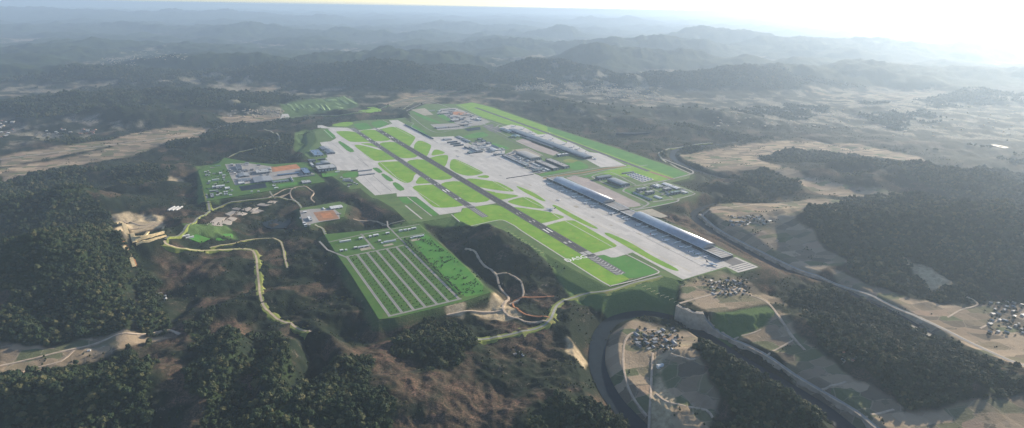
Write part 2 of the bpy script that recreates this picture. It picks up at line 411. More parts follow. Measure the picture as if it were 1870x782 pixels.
# ------------------------------------------------------------------ materials
MATS = {}
class NB:
    """small node-graph builder"""
    def __init__(self, name):
        self.m = bpy.data.materials.new(name); self.m.use_nodes = True
        self.t = self.m.node_tree; self.t.nodes.clear()
        self.out = self.t.nodes.new('ShaderNodeOutputMaterial')
        self.b = self.t.nodes.new('ShaderNodeBsdfPrincipled')
        self.t.links.new(self.b.outputs[0], self.out.inputs['Surface'])
        self.co = self.t.nodes.new('ShaderNodeTexCoord').outputs['Object']
        self.geo = None
        MATS[name] = self.m
    def n(self, typ, **kw):
        nd = self.t.nodes.new(typ)
        for k, v in kw.items(): setattr(nd, k, v)
        return nd
    def ln(self, a, b): self.t.links.new(a, b)
    def world(self):
        if self.geo is None: self.geo = self.n('ShaderNodeNewGeometry').outputs['Position']
        return self.geo
    def noise(self, scale, detail=4, rough=0.55, vec=None, out='Fac'):
        nd = self.n('ShaderNodeTexNoise'); nd.inputs['Scale'].default_value = scale
        nd.inputs['Detail'].default_value = detail; nd.inputs['Roughness'].default_value = rough
        self.ln(vec if vec is not None else self.world(), nd.inputs['Vector']); return nd.outputs[out]
    def ramp(self, fac, stops):
        r = self.n('ShaderNodeValToRGB'); e = r.color_ramp.elements
        while len(e) < len(stops): e.new(0.5)
        for el, (p, c) in zip(e, stops):
            el.position = p; el.color = (*c, 1) if len(c) == 3 else c
        self.ln(fac, r.inputs[0]); return r.outputs['Color']
    def mix(self, fac, a, b, mode='MIX'):
        m = self.n('ShaderNodeMix', data_type='RGBA', blend_type=mode)
        for sock, v in ((m.inputs[0], fac), (m.inputs[6], a), (m.inputs[7], b)):
            if isinstance(v, (int, float)): sock.default_value = v
            elif isinstance(v, (tuple, list)): sock.default_value = (*v, 1)
            else: self.ln(v, sock)
        return m.outputs[2]
    def math(self, op, a, b=0.0, c=None):
        m = self.n('ShaderNodeMath', operation=op)
        for i, v in enumerate((a, b, c)):
            if v is None: continue
            if isinstance(v, (int, float)): m.inputs[i].default_value = v
            else: self.ln(v, m.inputs[i])
        return m.outputs[0]
    def color(self, c): 
        if isinstance(c, (tuple, list)): self.b.inputs['Base Color'].default_value = (*c, 1)
        else: self.ln(c, self.b.inputs['Base Color'])
    def rough(self, v, spec=0.3, metal=0.0):
        if isinstance(v, (int, float)): self.b.inputs['Roughness'].default_value = v
        else: self.ln(v, self.b.inputs['Roughness'])
        self.b.inputs['Specular IOR Level'].default_value = spec
        self.b.inputs['Metallic'].default_value = metal
    def bump(self, h, strength=0.5, dist=1.0):
        bm_ = self.n('ShaderNodeBump'); bm_.inputs['Strength'].default_value = strength; bm_.inputs['Distance'].default_value = dist
        self.ln(h, bm_.inputs['Height']); self.ln(bm_.outputs[0], self.b.inputs['Normal'])

def plain(name, col, rough=0.7, spec=0.3, metal=0.0, var=0.18, scale=0.08, vec=None):
    g = NB(name)
    f = g.noise(scale, 5, 0.6)
    a = tuple(max(0, c * (1 - var)) for c in col); b = tuple(min(1, c * (1 + var)) for c in col)
    g.color(g.ramp(f, [(0.32, a), (0.68, b)])); g.rough(rough, spec, metal)
    return g.m

def rot_world(g):
    mp = g.n('ShaderNodeMapping'); mp.inputs['Rotation'].default_value = (0, 0, -PSI); mp.vector_type = 'POINT'
    g.ln(g.world(), mp.inputs['Vector']); return mp.outputs[0]

def grass(name, c1, c2, c3, stripe=0.0):
    g = NB(name)
    v = rot_world(g)
    f1 = g.noise(0.012, 4, 0.6); f2 = g.noise(0.10, 4, 0.7)
    col = g.mix(g.math('MULTIPLY', f2, 0.5), g.ramp(f1, [(0.30, c1), (0.5, c2), (0.72, c3)]), c3)
    if stripe:
        st = g.n('ShaderNodeMapping'); st.inputs['Scale'].default_value = (0.004, 0.09, 1); g.ln(v, st.inputs['Vector'])
        f3 = g.noise(1.0, 3, 0.6, vec=st.outputs[0])
        col = g.mix(g.math('MULTIPLY', f3, stripe), col, c1)
    dry = g.noise(0.028, 5, 0.7)
    col = g.mix(g.math('MULTIPLY', g.math('GREATER_THAN', dry, 0.58), 0.42), col, (c3[0] * 1.25, c3[1] * 0.85, c3[2] * 1.2))
    g.color(col); g.rough(0.9, 0.1)
    return g.m
grass('grass_bright', (0.095, 0.235, 0.020), (0.155, 0.325, 0.025), (0.250, 0.375, 0.048), 0.45)
grass('grass_mid', (0.040, 0.155, 0.026), (0.058, 0.205, 0.034), (0.095, 0.240, 0.045), 0.2)
grass('grass_park', (0.040, 0.100, 0.024), (0.058, 0.140, 0.030), (0.095, 0.165, 0.042), 0.3)
grass('grass_dull', (0.060, 0.110, 0.036), (0.085, 0.150, 0.048), (0.120, 0.175, 0.060))
grass('grass_verge', (0.11, 0.15, 0.035), (0.17, 0.21, 0.05), (0.24, 0.25, 0.08))
grass('grass_fairway', (0.12, 0.20, 0.08), (0.16, 0.25, 0.10), (0.21, 0.29, 0.13))

def concrete(name, base, joint=7.5, vary=0.12, rough=0.8):
    g = NB(name)
    v = rot_world(g)
    br = g.n('ShaderNodeTexBrick'); br.offset = 0.0; br.squash = 1.0
    br.inputs['Scale'].default_value = 1.0; br.inputs['Brick Width'].default_value = joint; br.inputs['Row Height'].default_value = joint
    br.inputs['Mortar Size'].default_value = 0.12; br.inputs['Mortar Smooth'].default_value = 0.3; br.inputs['Bias'].default_value = 0.0
    lo = tuple(c * (1 - vary) for c in base); hi = tuple(min(1, c * (1 + vary)) for c in base)
    br.inputs['Color1'].default_value = (*lo, 1); br.inputs['Color2'].default_value = (*hi, 1); br.inputs['Mortar'].default_value = (*[c * 0.72 for c in base], 1)
    g.ln(v, br.inputs['Vector'])
    f = g.noise(0.010, 6, 0.62); f2 = g.noise(0.06, 5, 0.7)
    sc = g.n('ShaderNodeMapping'); sc.inputs['Scale'].default_value = (0.003, 0.05, 1); g.ln(v, sc.inputs['Vector'])
    f3 = g.noise(1.0, 4, 0.65, vec=sc.outputs[0])
    col = g.mix(0.55, br.outputs['Color'], g.ramp(f, [(0.3, tuple(c * 0.84 for c in base)), (0.7, tuple(min(1, c * 1.1) for c in base))]))
    col = g.mix(g.math('MULTIPLY', g.math('GREATER_THAN', f2, 0.63), 0.18), col, tuple(c * 0.6 for c in base))
    col = g.mix(g.math('MULTIPLY', f3, 0.22), col, tuple(c * 0.7 for c in base))
    b2 = g.n('ShaderNodeTexBrick'); b2.offset = 0.37; b2.inputs['Scale'].default_value = 1.0; b2.inputs['Brick Width'].default_value = 96.0; b2.inputs['Row Height'].default_value = 31.0
    b2.inputs['Mortar Size'].default_value = 0.5; b2.inputs['Color1'].default_value = (0.80, 0.80, 0.80, 1); b2.inputs['Color2'].default_value = (1.06, 1.05, 1.03, 1); b2.inputs['Mortar'].default_value = (0.72, 0.72, 0.72, 1); g.ln(v, b2.inputs['Vector'])
    col = g.mix(0.75, col, b2.outputs['Color'], 'MULTIPLY')
    g.color(col); g.rough(rough, 0.25)
    return g.m
concrete('apron_concrete', (0.50, 0.48, 0.455))
concrete('taxi_concrete', (0.50, 0.48, 0.45), 5.0)
concrete('yard_concrete', (0.33, 0.315, 0.30), 6.0, 0.16)
concrete('parking_paving', (0.36, 0.305, 0.285), 5.0, 0.22)
concrete('plaza_paving', (0.36, 0.325, 0.255), 12.0, 0.2)

def asphalt(name, base, rub=0.5):
    g = NB(name)
    v = rot_world(g)
    sc = g.n('ShaderNodeMapping'); sc.inputs['Scale'].default_value = (0.004, 0.16, 1); g.ln(v, sc.inputs['Vector'])
    f = g.noise(1.0, 5, 0.65, vec=sc.outputs[0]); f2 = g.noise(0.2, 4, 0.7)
    col = g.ramp(f, [(0.3, tuple(c * (1 - rub) for c in base)), (0.7, tuple(c * (1 + rub * 0.6) for c in base))])
    col = g.mix(g.math('MULTIPLY', f2, 0.35), col, tuple(c * 1.3 for c in base))
    g.color(col); g.rough(0.85, 0.25)
    return g.m
asphalt('runway_asphalt', (0.042, 0.043, 0.048), 0.35)
asphalt('worn_asphalt', (0.068, 0.07, 0.078), 0.4)
asphalt('road_asphalt', (0.24, 0.235, 0.22), 0.2)
asphalt('dark_road', (0.11, 0.11, 0.115), 0.25)
plain('dirt_track', (0.42, 0.34, 0.26), 0.95, 0.1, 0, 0.22, 0.05)
plain('cut_sand', (0.58, 0.46, 0.27), 0.95, 0.1, 0, 0.25, 0.12)
plain('orange_dirt', (0.40, 0.185, 0.095), 0.95, 0.1, 0, 0.22, 0.03)
plain('brown_dirt', (0.30, 0.165, 0.10), 0.95, 0.1, 0, 0.2, 0.04)
plain('paint_white', (0.74, 0.74, 0.72), 0.7, 0.3, 0, 0.12, 0.2)
plain('paint_yellow', (0.55, 0.42, 0.08), 0.7, 0.3, 0, 0.15, 0.2)
plain('paint_worn', (0.36, 0.36, 0.35), 0.8, 0.2, 0, 0.3, 0.15)

def roofmat(name, base, rough=0.45, metal=0.0, rib=3.0, spec=0.4, ribk=0.14):
    g = NB(name)
    w = g.n('ShaderNodeTexWave'); w.bands_direction = 'X'; w.wave_type = 'BANDS'; w.inputs['Scale'].default_value = 1.0 / rib
    w.inputs['Distortion'].default_value = 0.0
    g.ln(g.co, w.inputs['Vector'])
    f = g.noise(0.05, 5, 0.65); f2 = g.noise(0.5, 4, 0.7)
    col = g.ramp(f, [(0.3, tuple(c * 0.78 for c in base)), (0.7, tuple(min(1, c * 1.15) for c in base))])
    col = g.mix(g.math('MULTIPLY', w.outputs['Fac'], ribk), col, tuple(c * 0.55 for c in base))
    col = g.mix(g.math('MULTIPLY', f2, 0.2), col, tuple(c * 0.7 for c in base))
    g.color(col); g.rough(rough, spec, metal)
    return g.m
roofmat('roof_grey', (0.26, 0.27, 0.28)); roofmat('roof_dark', (0.085, 0.095, 0.11)); roofmat('roof_blue', (0.12, 0.19, 0.30)); roofmat('roof_slate', (0.15, 0.175, 0.205))
roofmat('roof_white', (0.66, 0.66, 0.64)); roofmat('roof_pale', (0.42, 0.42, 0.40)); roofmat('roof_tan', (0.36, 0.33, 0.29)); roofmat('roof_teal', (0.20, 0.30, 0.30)); roofmat('roof_red', (0.30, 0.12, 0.08))
roofmat('terminal_metal', (0.40, 0.42, 0.46), 0.40, 0.75, 12.0, 0.5, 0.0)
plain('wall_grey', (0.22, 0.225, 0.23), 0.8, 0.3, 0, 0.12, 0.1); plain('wall_white', (0.58, 0.575, 0.55), 0.8, 0.3, 0, 0.1, 0.1)
plain('wall_dark', (0.07, 0.075, 0.085), 0.7, 0.3, 0, 0.15, 0.1); plain('wall_tan', (0.36, 0.31, 0.25), 0.85, 0.2, 0, 0.12, 0.1)
plain('steel', (0.40, 0.41, 0.42), 0.45, 0.5, 0.3, 0.1, 0.3); plain('steel_white', (0.68, 0.68, 0.67), 0.5, 0.4, 0, 0.08, 0.3)
plain('fuselage_white', (0.74, 0.745, 0.75), 0.3, 0.5, 0, 0.05, 0.2); plain('wing_grey', (0.42, 0.43, 0.45), 0.4, 0.5, 0, 0.06, 0.2)
plain('tail_navy', (0.03, 0.045, 0.12), 0.35, 0.5, 0, 0.1, 0.2); plain('tail_red', (0.30, 0.03, 0.03), 0.35, 0.5, 0, 0.1, 0.2)
plain('tail_dark', (0.035, 0.038, 0.045), 0.35, 0.5, 0, 0.1, 0.2); plain('tail_green', (0.03, 0.16, 0.09), 0.35, 0.5, 0, 0.1, 0.2)
plain('engine_dark', (0.12, 0.12, 0.13), 0.4, 0.5, 0.3, 0.1, 0.3); plain('tyre', (0.02, 0.02, 0.02), 0.9, 0.2)
plain('panel_blue', (0.035, 0.06, 0.11), 0.25, 0.6, 0, 0.2, 0.1); plain('greenhouse', (0.27, 0.24, 0.21), 0.6, 0.3, 0, 0.14, 0.06)
plain('bark', (0.09, 0.065, 0.045), 0.95, 0.1); plain('light_yellow', (0.62, 0.56, 0.30), 0.6, 0.3)
def glassmat():
    g = NB('glass_dark'); g.color((0.018, 0.024, 0.032)); g.rough(0.12, 0.6); return g.m
glassmat()
def watermat():
    g = NB('river_water')
    f = g.noise(0.05, 4, 0.6)
    g.color(g.ramp(f, [(0.3, (0.010, 0.018, 0.026)), (0.7, (0.018, 0.030, 0.040))])); g.rough(0.5, 0.04)
    g.bump(g.noise(0.5, 4, 0.6), 0.2, 0.3); return g.m
watermat()
def leafmat(name, c1, c2, c3):
    g = NB(name)
    oi = g.n('ShaderNodeObjectInfo').outputs['Random']
    f = g.noise(0.0055, 4, 0.6); f2 = g.noise(0.35, 3, 0.7)
    col = g.ramp(g.math('ADD', g.math('MULTIPLY', oi, 0.75), g.math('MULTIPLY', g.math('SUBTRACT', f, 0.40), 1.3)), [(0.08, c1), (0.5, c2), (0.95, c3)])
    col = g.mix(g.math('MULTIPLY', f2, 0.45), col, tuple(c * 0.45 for c in c1))
    g.color(col); g.rough(0.75, 0.15)
    g.b.inputs['Subsurface Weight'].default_value = 0.0
    return g.m
leafmat('leaf_broad', (0.018, 0.033, 0.014), (0.042, 0.062, 0.025), (0.125, 0.118, 0.050))
leafmat('leaf_dark', (0.016, 0.034, 0.016), (0.028, 0.052, 0.022), (0.045, 0.070, 0.026))
leafmat('leaf_garden', (0.032, 0.075, 0.022), (0.050, 0.105, 0.028), (0.080, 0.130, 0.036))

def groundmat():
    g = NB('ground_land')
    at = g.n('ShaderNodeAttribute', attribute_name='cover'); a2 = g.n('ShaderNodeAttribute', attribute_name='cover2')
    s1 = g.n('ShaderNodeSeparateColor'); g.ln(at.outputs['Color'], s1.inputs[0]); s2 = g.n('ShaderNodeSeparateColor'); g.ln(a2.outputs['Color'], s2.inputs[0])
    forest, field, soil = s1.outputs; dull, sand, pale = s2.outputs
    w = g.world()
    big = g.noise(0.0032, 6, 0.62); mid = g.noise(0.013, 6, 0.66); fine = g.noise(0.06, 5, 0.7); fine2 = g.noise(0.16, 4, 0.75)
    scrub = g.ramp(mid, [(0.36, (0.010, 0.017, 0.012)), (0.52, (0.018, 0.026, 0.016)), (0.62, (0.040, 0.037, 0.026)), (0.74, (0.12, 0.085, 0.065))])
    scrub = g.mix(g.math('MULTIPLY', fine, 0.55), scrub, (0.016, 0.026, 0.016))
    rock = g.math('MULTIPLY', g.math('GREATER_THAN', g.math('ADD', g.math('MULTIPLY', fine, 0.6), g.math('MULTIPLY', mid, 0.5)), 0.66), 0.55)
    scrub = g.mix(rock, scrub, (0.24, 0.20, 0.165))
    fcol = g.ramp(fine2, [(0.3, (0.012, 0.022, 0.011)), (0.55, (0.028, 0.044, 0.020)), (0.8, (0.058, 0.074, 0.032))])
    fcol = g.mix(g.math('MULTIPLY', big, 0.5), fcol, (0.030, 0.046, 0.020))
    # parcels of farmland
    mp = g.n('ShaderNodeMapping'); mp.inputs['Rotation'].default_value = (0, 0, -PSI + 0.25); mp.inputs['Scale'].default_value = (0.0085, 0.0145, 0.001); g.ln(w, mp.inputs['Vector'])
    wn = g.n('ShaderNodeTexNoise'); wn.inputs['Scale'].default_value = 0.4; wn.inputs['Detail'].default_value = 2; g.ln(mp.outputs[0], wn.inputs['Vector'])
    wp = g.n('ShaderNodeMix', data_type='VECTOR'); wp.inputs[0].default_value = 0.35; g.ln(mp.outputs[0], wp.inputs[4]); g.ln(wn.outputs['Color'], wp.inputs[5])
    vo = g.n('ShaderNodeTexVoronoi', feature='F1', distance='CHEBYCHEV'); vo.inputs['Scale'].default_value = 2.3; vo.inputs['Randomness'].default_value = 0.7; g.ln(wp.outputs[1], vo.inputs['Vector'])
    ve = g.n('ShaderNodeTexVoronoi', feature='DISTANCE_TO_EDGE'); ve.inputs['Scale'].default_value = 2.3; ve.inputs['Randomness'].default_value = 0.7; g.ln(wp.outputs[1], ve.inputs['Vector'])
    vs = g.n('ShaderNodeSeparateColor'); g.ln(vo.outputs['Color'], vs.inputs[0])
    fld = g.ramp(vs.outputs[0], [(0.05, (0.13, 0.11, 0.08)), (0.25, (0.29, 0.225, 0.15)), (0.45, (0.42, 0.325, 0.225)), (0.62, (0.20, 0.16, 0.115)), (0.80, (0.10, 0.13, 0.06)), (1.0, (0.35, 0.25, 0.18))])
    fld = g.mix(g.math('MULTIPLY', fine, 0.3), fld, (0.15, 0.125, 0.09))
    fld = g.mix(g.math('MULTIPLY', g.math('LESS_THAN', ve.outputs['Distance'], 0.022), 0.45), fld, (0.33, 0.28, 0.21))
    fld = g.mix(g.math('MULTIPLY', g.math('GREATER_THAN', mid, 0.64), 0.4), fld, (0.055, 0.065, 0.035))
    soilc = g.ramp(mid, [(0.36, (0.030, 0.032, 0.022)), (0.52, (0.095, 0.064, 0.046)), (0.68, (0.20, 0.118, 0.088))])
    dullc = g.mix(fine, (0.058, 0.105, 0.036), (0.10, 0.16, 0.052))
    sandc = g.ramp(fine, [(0.35, (0.30, 0.235, 0.15)), (0.65, (0.50, 0.41, 0.27))])
    palec = g.ramp(fine, [(0.36, (0.06, 0.062, 0.05)), (0.5, (0.20, 0.175, 0.14)), (0.66, (0.42, 0.37, 0.31))])
    palec = g.mix(g.math('MULTIPLY', vs.outputs[1], 0.5), palec, (0.15, 0.16, 0.10))
    soilc = g.mix(g.math('MULTIPLY', g.math('GREATER_THAN', g.noise(0.30, 3, 0.6), 0.60), 0.5), soilc, (0.24, 0.18, 0.135))
    col = g.mix(soil, scrub, soilc)
    spots = g.math('GREATER_THAN', g.math('ADD', g.math('MULTIPLY', g.noise(0.115, 6, 0.8), 0.75), g.math('MULTIPLY', mid, 0.25)), 0.515)
    col = g.mix(g.math('MULTIPLY', spots, 0.72), col, (0.014, 0.023, 0.014))
    col = g.mix(field, col, fld); col = g.mix(pale, col, palec)
    col = g.mix(forest, col, fcol); col = g.mix(dull, col, dullc); col = g.mix(sand, col, sandc)
    g.color(col); g.rough(0.95, 0.05)
    can = g.n('ShaderNodeTexVoronoi', feature='F1'); can.inputs['Scale'].default_value = 0.075; g.ln(w, can.inputs['Vector'])
    hgt = g.math('ADD', g.math('MULTIPLY', g.math('SUBTRACT', 0.6, can.outputs['Distance']), g.math('MULTIPLY', forest, 7.0)), g.math('ADD', g.math('MULTIPLY', fine, 3.0), g.math('MULTIPLY', fine2, 3.0)))
    g.bump(hgt, 0.8, 1.0)
    return g.m
groundmat()

# ------------------------------------------------------------------ object helpers
def link(o, parent=None):
    COL.objects.link(o)
    if parent is not None: o.parent = parent
    return o
def mesh_obj(name, verts, faces, mat, parent=None, smooth=False):
    me = bpy.data.meshes.new(name); me.from_pydata([tuple(v) for v in verts], [], faces); me.update()
    for m in (mat if isinstance(mat, (list, tuple)) else [mat]): me.materials.append(MATS[m])
    if smooth: me.shade_smooth()
    return link(bpy.data.objects.new(name, me), parent)
def structure(o): o['kind'] = 'structure'; return o
def tag(o, label, cat, group=None):
    o['label'] = label; o['category'] = cat
    if group: o['group'] = group
    return o
def empty(name, x, y, z, rz=0.0):
    o = bpy.data.objects.new(name, None); o.empty_display_size = 2.0
    o.location = (x, y, z); o.rotation_euler = (0, 0, rz)
    return link(o)
def copy_tree(o, parent=None):
    c = o.copy(); COL.objects.link(c); c.parent = parent
    for ch in list(o.children): copy_tree(ch, c)
    return c

# ------------------------------------------------------------------ the ground itself
nr, na = GX.shape
_v = np.stack([GX.ravel(), GY.ravel(), GZ.ravel()], 1).astype(np.float32)
_i = np.arange(nr * na).reshape(nr, na)
_f = np.stack([_i[:-1, :-1].ravel(), _i[:-1, 1:].ravel(), _i[1:, 1:].ravel(), _i[1:, :-1].ravel()], 1).astype(np.int32)
_f = _f[:, ::-1]
gm = bpy.data.meshes.new('ground')
gm.vertices.add(len(_v)); gm.vertices.foreach_set('co', _v.ravel())
gm.loops.add(_f.size); gm.loops.foreach_set('vertex_index', _f.ravel())
gm.polygons.add(len(_f)); gm.polygons.foreach_set('loop_start', np.arange(0, _f.size, 4, dtype=np.int32)); gm.polygons.foreach_set('loop_total', np.full(len(_f), 4, dtype=np.int32))
gm.update(calc_edges=True); gm.validate()
for nm, arrs in (('cover', (c_forest, c_field, c_soil)), ('cover2', (c_dull, c_sand, c_pale))):
    at = gm.attributes.new(nm, 'FLOAT_COLOR', 'POINT')
    at.data.foreach_set('color', np.stack([*[a.ravel() for a in arrs], np.ones(len(_v))], 1).astype(np.float32).ravel())
gm.materials.append(MATS['ground_land']); gm.shade_smooth()
ground_o = structure(link(bpy.data.objects.new('ground', gm)))

# ------------------------------------------------------------------ haze: one even box of air
hb = bpy.data.meshes.new('haze')
zb, zt, ex, y0h, y1h = float(GZ.min()) - 1.5, max(CAM_H + 60.0, float(GZ.max()) + 20), 120000.0, -9000.0, 130000.0
hv = [(x, y, z) for z in (zb, zt) for (x, y) in ((-ex, y0h), (ex, y0h), (ex, y1h), (-ex, y1h))]
hb.from_pydata(hv, [], [(3, 2, 1, 0), (4, 5, 6, 7), (0, 1, 5, 4), (1, 2, 6, 5), (2, 3, 7, 6), (3, 0, 4, 7)])
hm_ = bpy.data.materials.new('haze_air'); hm_.use_nodes = True; _t = hm_.node_tree; _t.nodes.clear()
_pv = _t.nodes.new('ShaderNodeVolumePrincipled'); _o = _t.nodes.new('ShaderNodeOutputMaterial')
_pv.inputs['Color'].default_value = (0.20, 0.53, 1.0, 1); _pv.inputs['Density'].default_value = 2.65e-5; _pv.inputs['Anisotropy'].default_value = 0.0      # air: blue, even
_pw = _t.nodes.new('ShaderNodeVolumePrincipled'); _ad = _t.nodes.new('ShaderNodeAddShader')
_pw.inputs['Color'].default_value = (1.0, 0.87, 0.64, 1); _pw.inputs['Density'].default_value = 1.8e-5; _pw.inputs['Anisotropy'].default_value = 0.74     # dust: pale, forward
_t.links.new(_pv.outputs[0], _ad.inputs[0]); _t.links.new(_pw.outputs[0], _ad.inputs[1]); _t.links.new(_ad.outputs[0], _o.inputs['Volume'])
hb.materials.append(hm_)
haze = link(bpy.data.objects.new('haze', hb)); haze['kind'] = 'stuff'; haze['label'] = 'pale blue haze thickening towards the far hills'; haze['category'] = 'haze'

# ------------------------------------------------------------------ airfield surfaces (flat platform at z = 0, sheets a few cm apart)
MT, HT_ = 20.0, 28.0        # main runway: centre t, half width
ST_T, SH = -168.0, 23.0     # second runway
Z_BASE, Z_CONC, Z_GRASS, Z_RWY, Z_PAINT = 0.0, 0.15, 0.30, 0.45, 0.62

def chaikin(pts, it=2, closed=True, k=0.22):
    p = [np.array(q, float) for q in pts]
    for _ in range(it):
        out = []; m = len(p)
        for i in range(m if closed else m - 1):
            a, b = p[i], p[(i + 1) % m]
            out += [a * (1 - k) + b * k, a * k + b * (1 - k)]
        if not closed: out = [p[0]] + out[1:-1] + [p[-1]]
        p = out
    return p
def ccw(pts):
    a = sum(pts[i][0] * pts[(i + 1) % len(pts)][1] - pts[(i + 1) % len(pts)][0] * pts[i][1] for i in range(len(pts)))
    return list(pts) if a > 0 else list(pts)[::-1]
def sheet(name, xy, z, mat, parent=None, skirt=0.0, lift=None):
    xy = ccw([tuple(map(float, p)) for p in xy]); n = len(xy)
    v = [(x, y, z) for x, y in xy]; f = [tuple(range(n))]
    if skirt:
        v += [(x, y, z - skirt) for x, y in xy]
        f += [(i, i + n, (i + 1) % n + n, (i + 1) % n) for i in range(n)]
    o = mesh_obj(name, v, f, mat, parent)
    return structure(o) if parent is None else o
def rect(s0, s1, t0, t1): return [XY(s0, t0), XY(s1, t0), XY(s1, t1), XY(s0, t1)]
def strip_mesh(path, w, z):
    p = np.array(path, float); d = np.gradient(p, axis=0); d /= np.linalg.norm(d, axis=1)[:, None] + 1e-9
    nrm = np.stack([-d[:, 1], d[:, 0]], 1)
    L = p + nrm * w / 2; R = p - nrm * w / 2
    zz = np.broadcast_to(np.asarray(z, float), (len(p),))
    v = [(*L[i], zz[i]) for i in range(len(p))] + [(*R[i], zz[i]) for i in range(len(p))]
    n = len(p)
    return v, [(i + n, i + 1 + n, i + 1, i) for i in range(n - 1)]
def flat_road(name, pts_xy, w, z, mat, smooth=True, parent=None):
    p = smooth_path(pts_xy, step=14.0) if smooth else np.array(pts_xy, float)
    v, f = strip_mesh(p, w, z)
    o = mesh_obj(name, v, f, mat, parent)
    return structure(o) if parent is None else o
def isl(spec):
    """outline of a grass island: (view, x, y) points, or ('m'|'s', view, x, y) snapped to a runway's centre line"""
    out = []
    for q in spec:
        if q[0] in ('m', 's'):
            s, _ = ST(*V(*q[1:])); out.append(XY(s, MT if q[0] == 'm' else ST_T))
        else: out.append(G(*V(*q)))
    return out

sheet('airfield_ground', GP(AIRFIELD_PX), Z_BASE, 'grass_dull', skirt=7.0)

CONC = [('A', 1020, 158), ('A', 1140, 150), ('O', 380, 566), ('O', 600, 566), ('O', 760, 556), ('O', 1050, 690), ('Q', 900, 240), ('Q', 1240, 395), ('U', 10, 95), ('U', 470, 405),
        ('U', 560, 440), ('U', 700, 510), ('H', 160, 125), ('P', 1020, 324), ('P', 1145, 380), ('P', 1152, 386), ('P', 1172, 391), ('P', 1336, 466), ('P', 1338, 478), ('P', 1326, 487),
        ('F', 1220, 460), ('F', 620, 138), ('F', 385, 207), ('F', 280, 166), ('m', 'F', 160, 175), ('m', 'C', 1260, 250), ('C', 940, 302), ('C', 810, 318), ('C', 795, 368), ('C', 490, 411), ('C', 160, 152),
        ('L', 1260, 598), ('L', 1085, 600), ('L', 1080, 545), ('L', 740, 582), ('L', 425, 310), ('L', 480, 280), ('L', 470, 190), ('K', 480, 705), ('K', 330, 500), ('K', 330, 480), ('K', 210, 262), ('K', 380, 245), ('K', 470, 195), ('K', 340, 55),
        ('A', 180, 275), ('A', 0, 262), ('A', 0, 228), ('A', 60, 225), ('A', 160, 255), ('A', 430, 262), ('A', 520, 300), ('A', 590, 300), ('A', 780, 278), ('A', 900, 258), ('A', 1005, 222), ('A', 1070, 205)]
sheet('apron', isl(CONC), Z_CONC, 'apron_concrete')
sheet('apron', isl([('J', 990, 160), ('K', 800, 432), ('K', 1110, 640), ('K', 480, 705)]), Z_CONC + 0.05, 'apron_concrete')

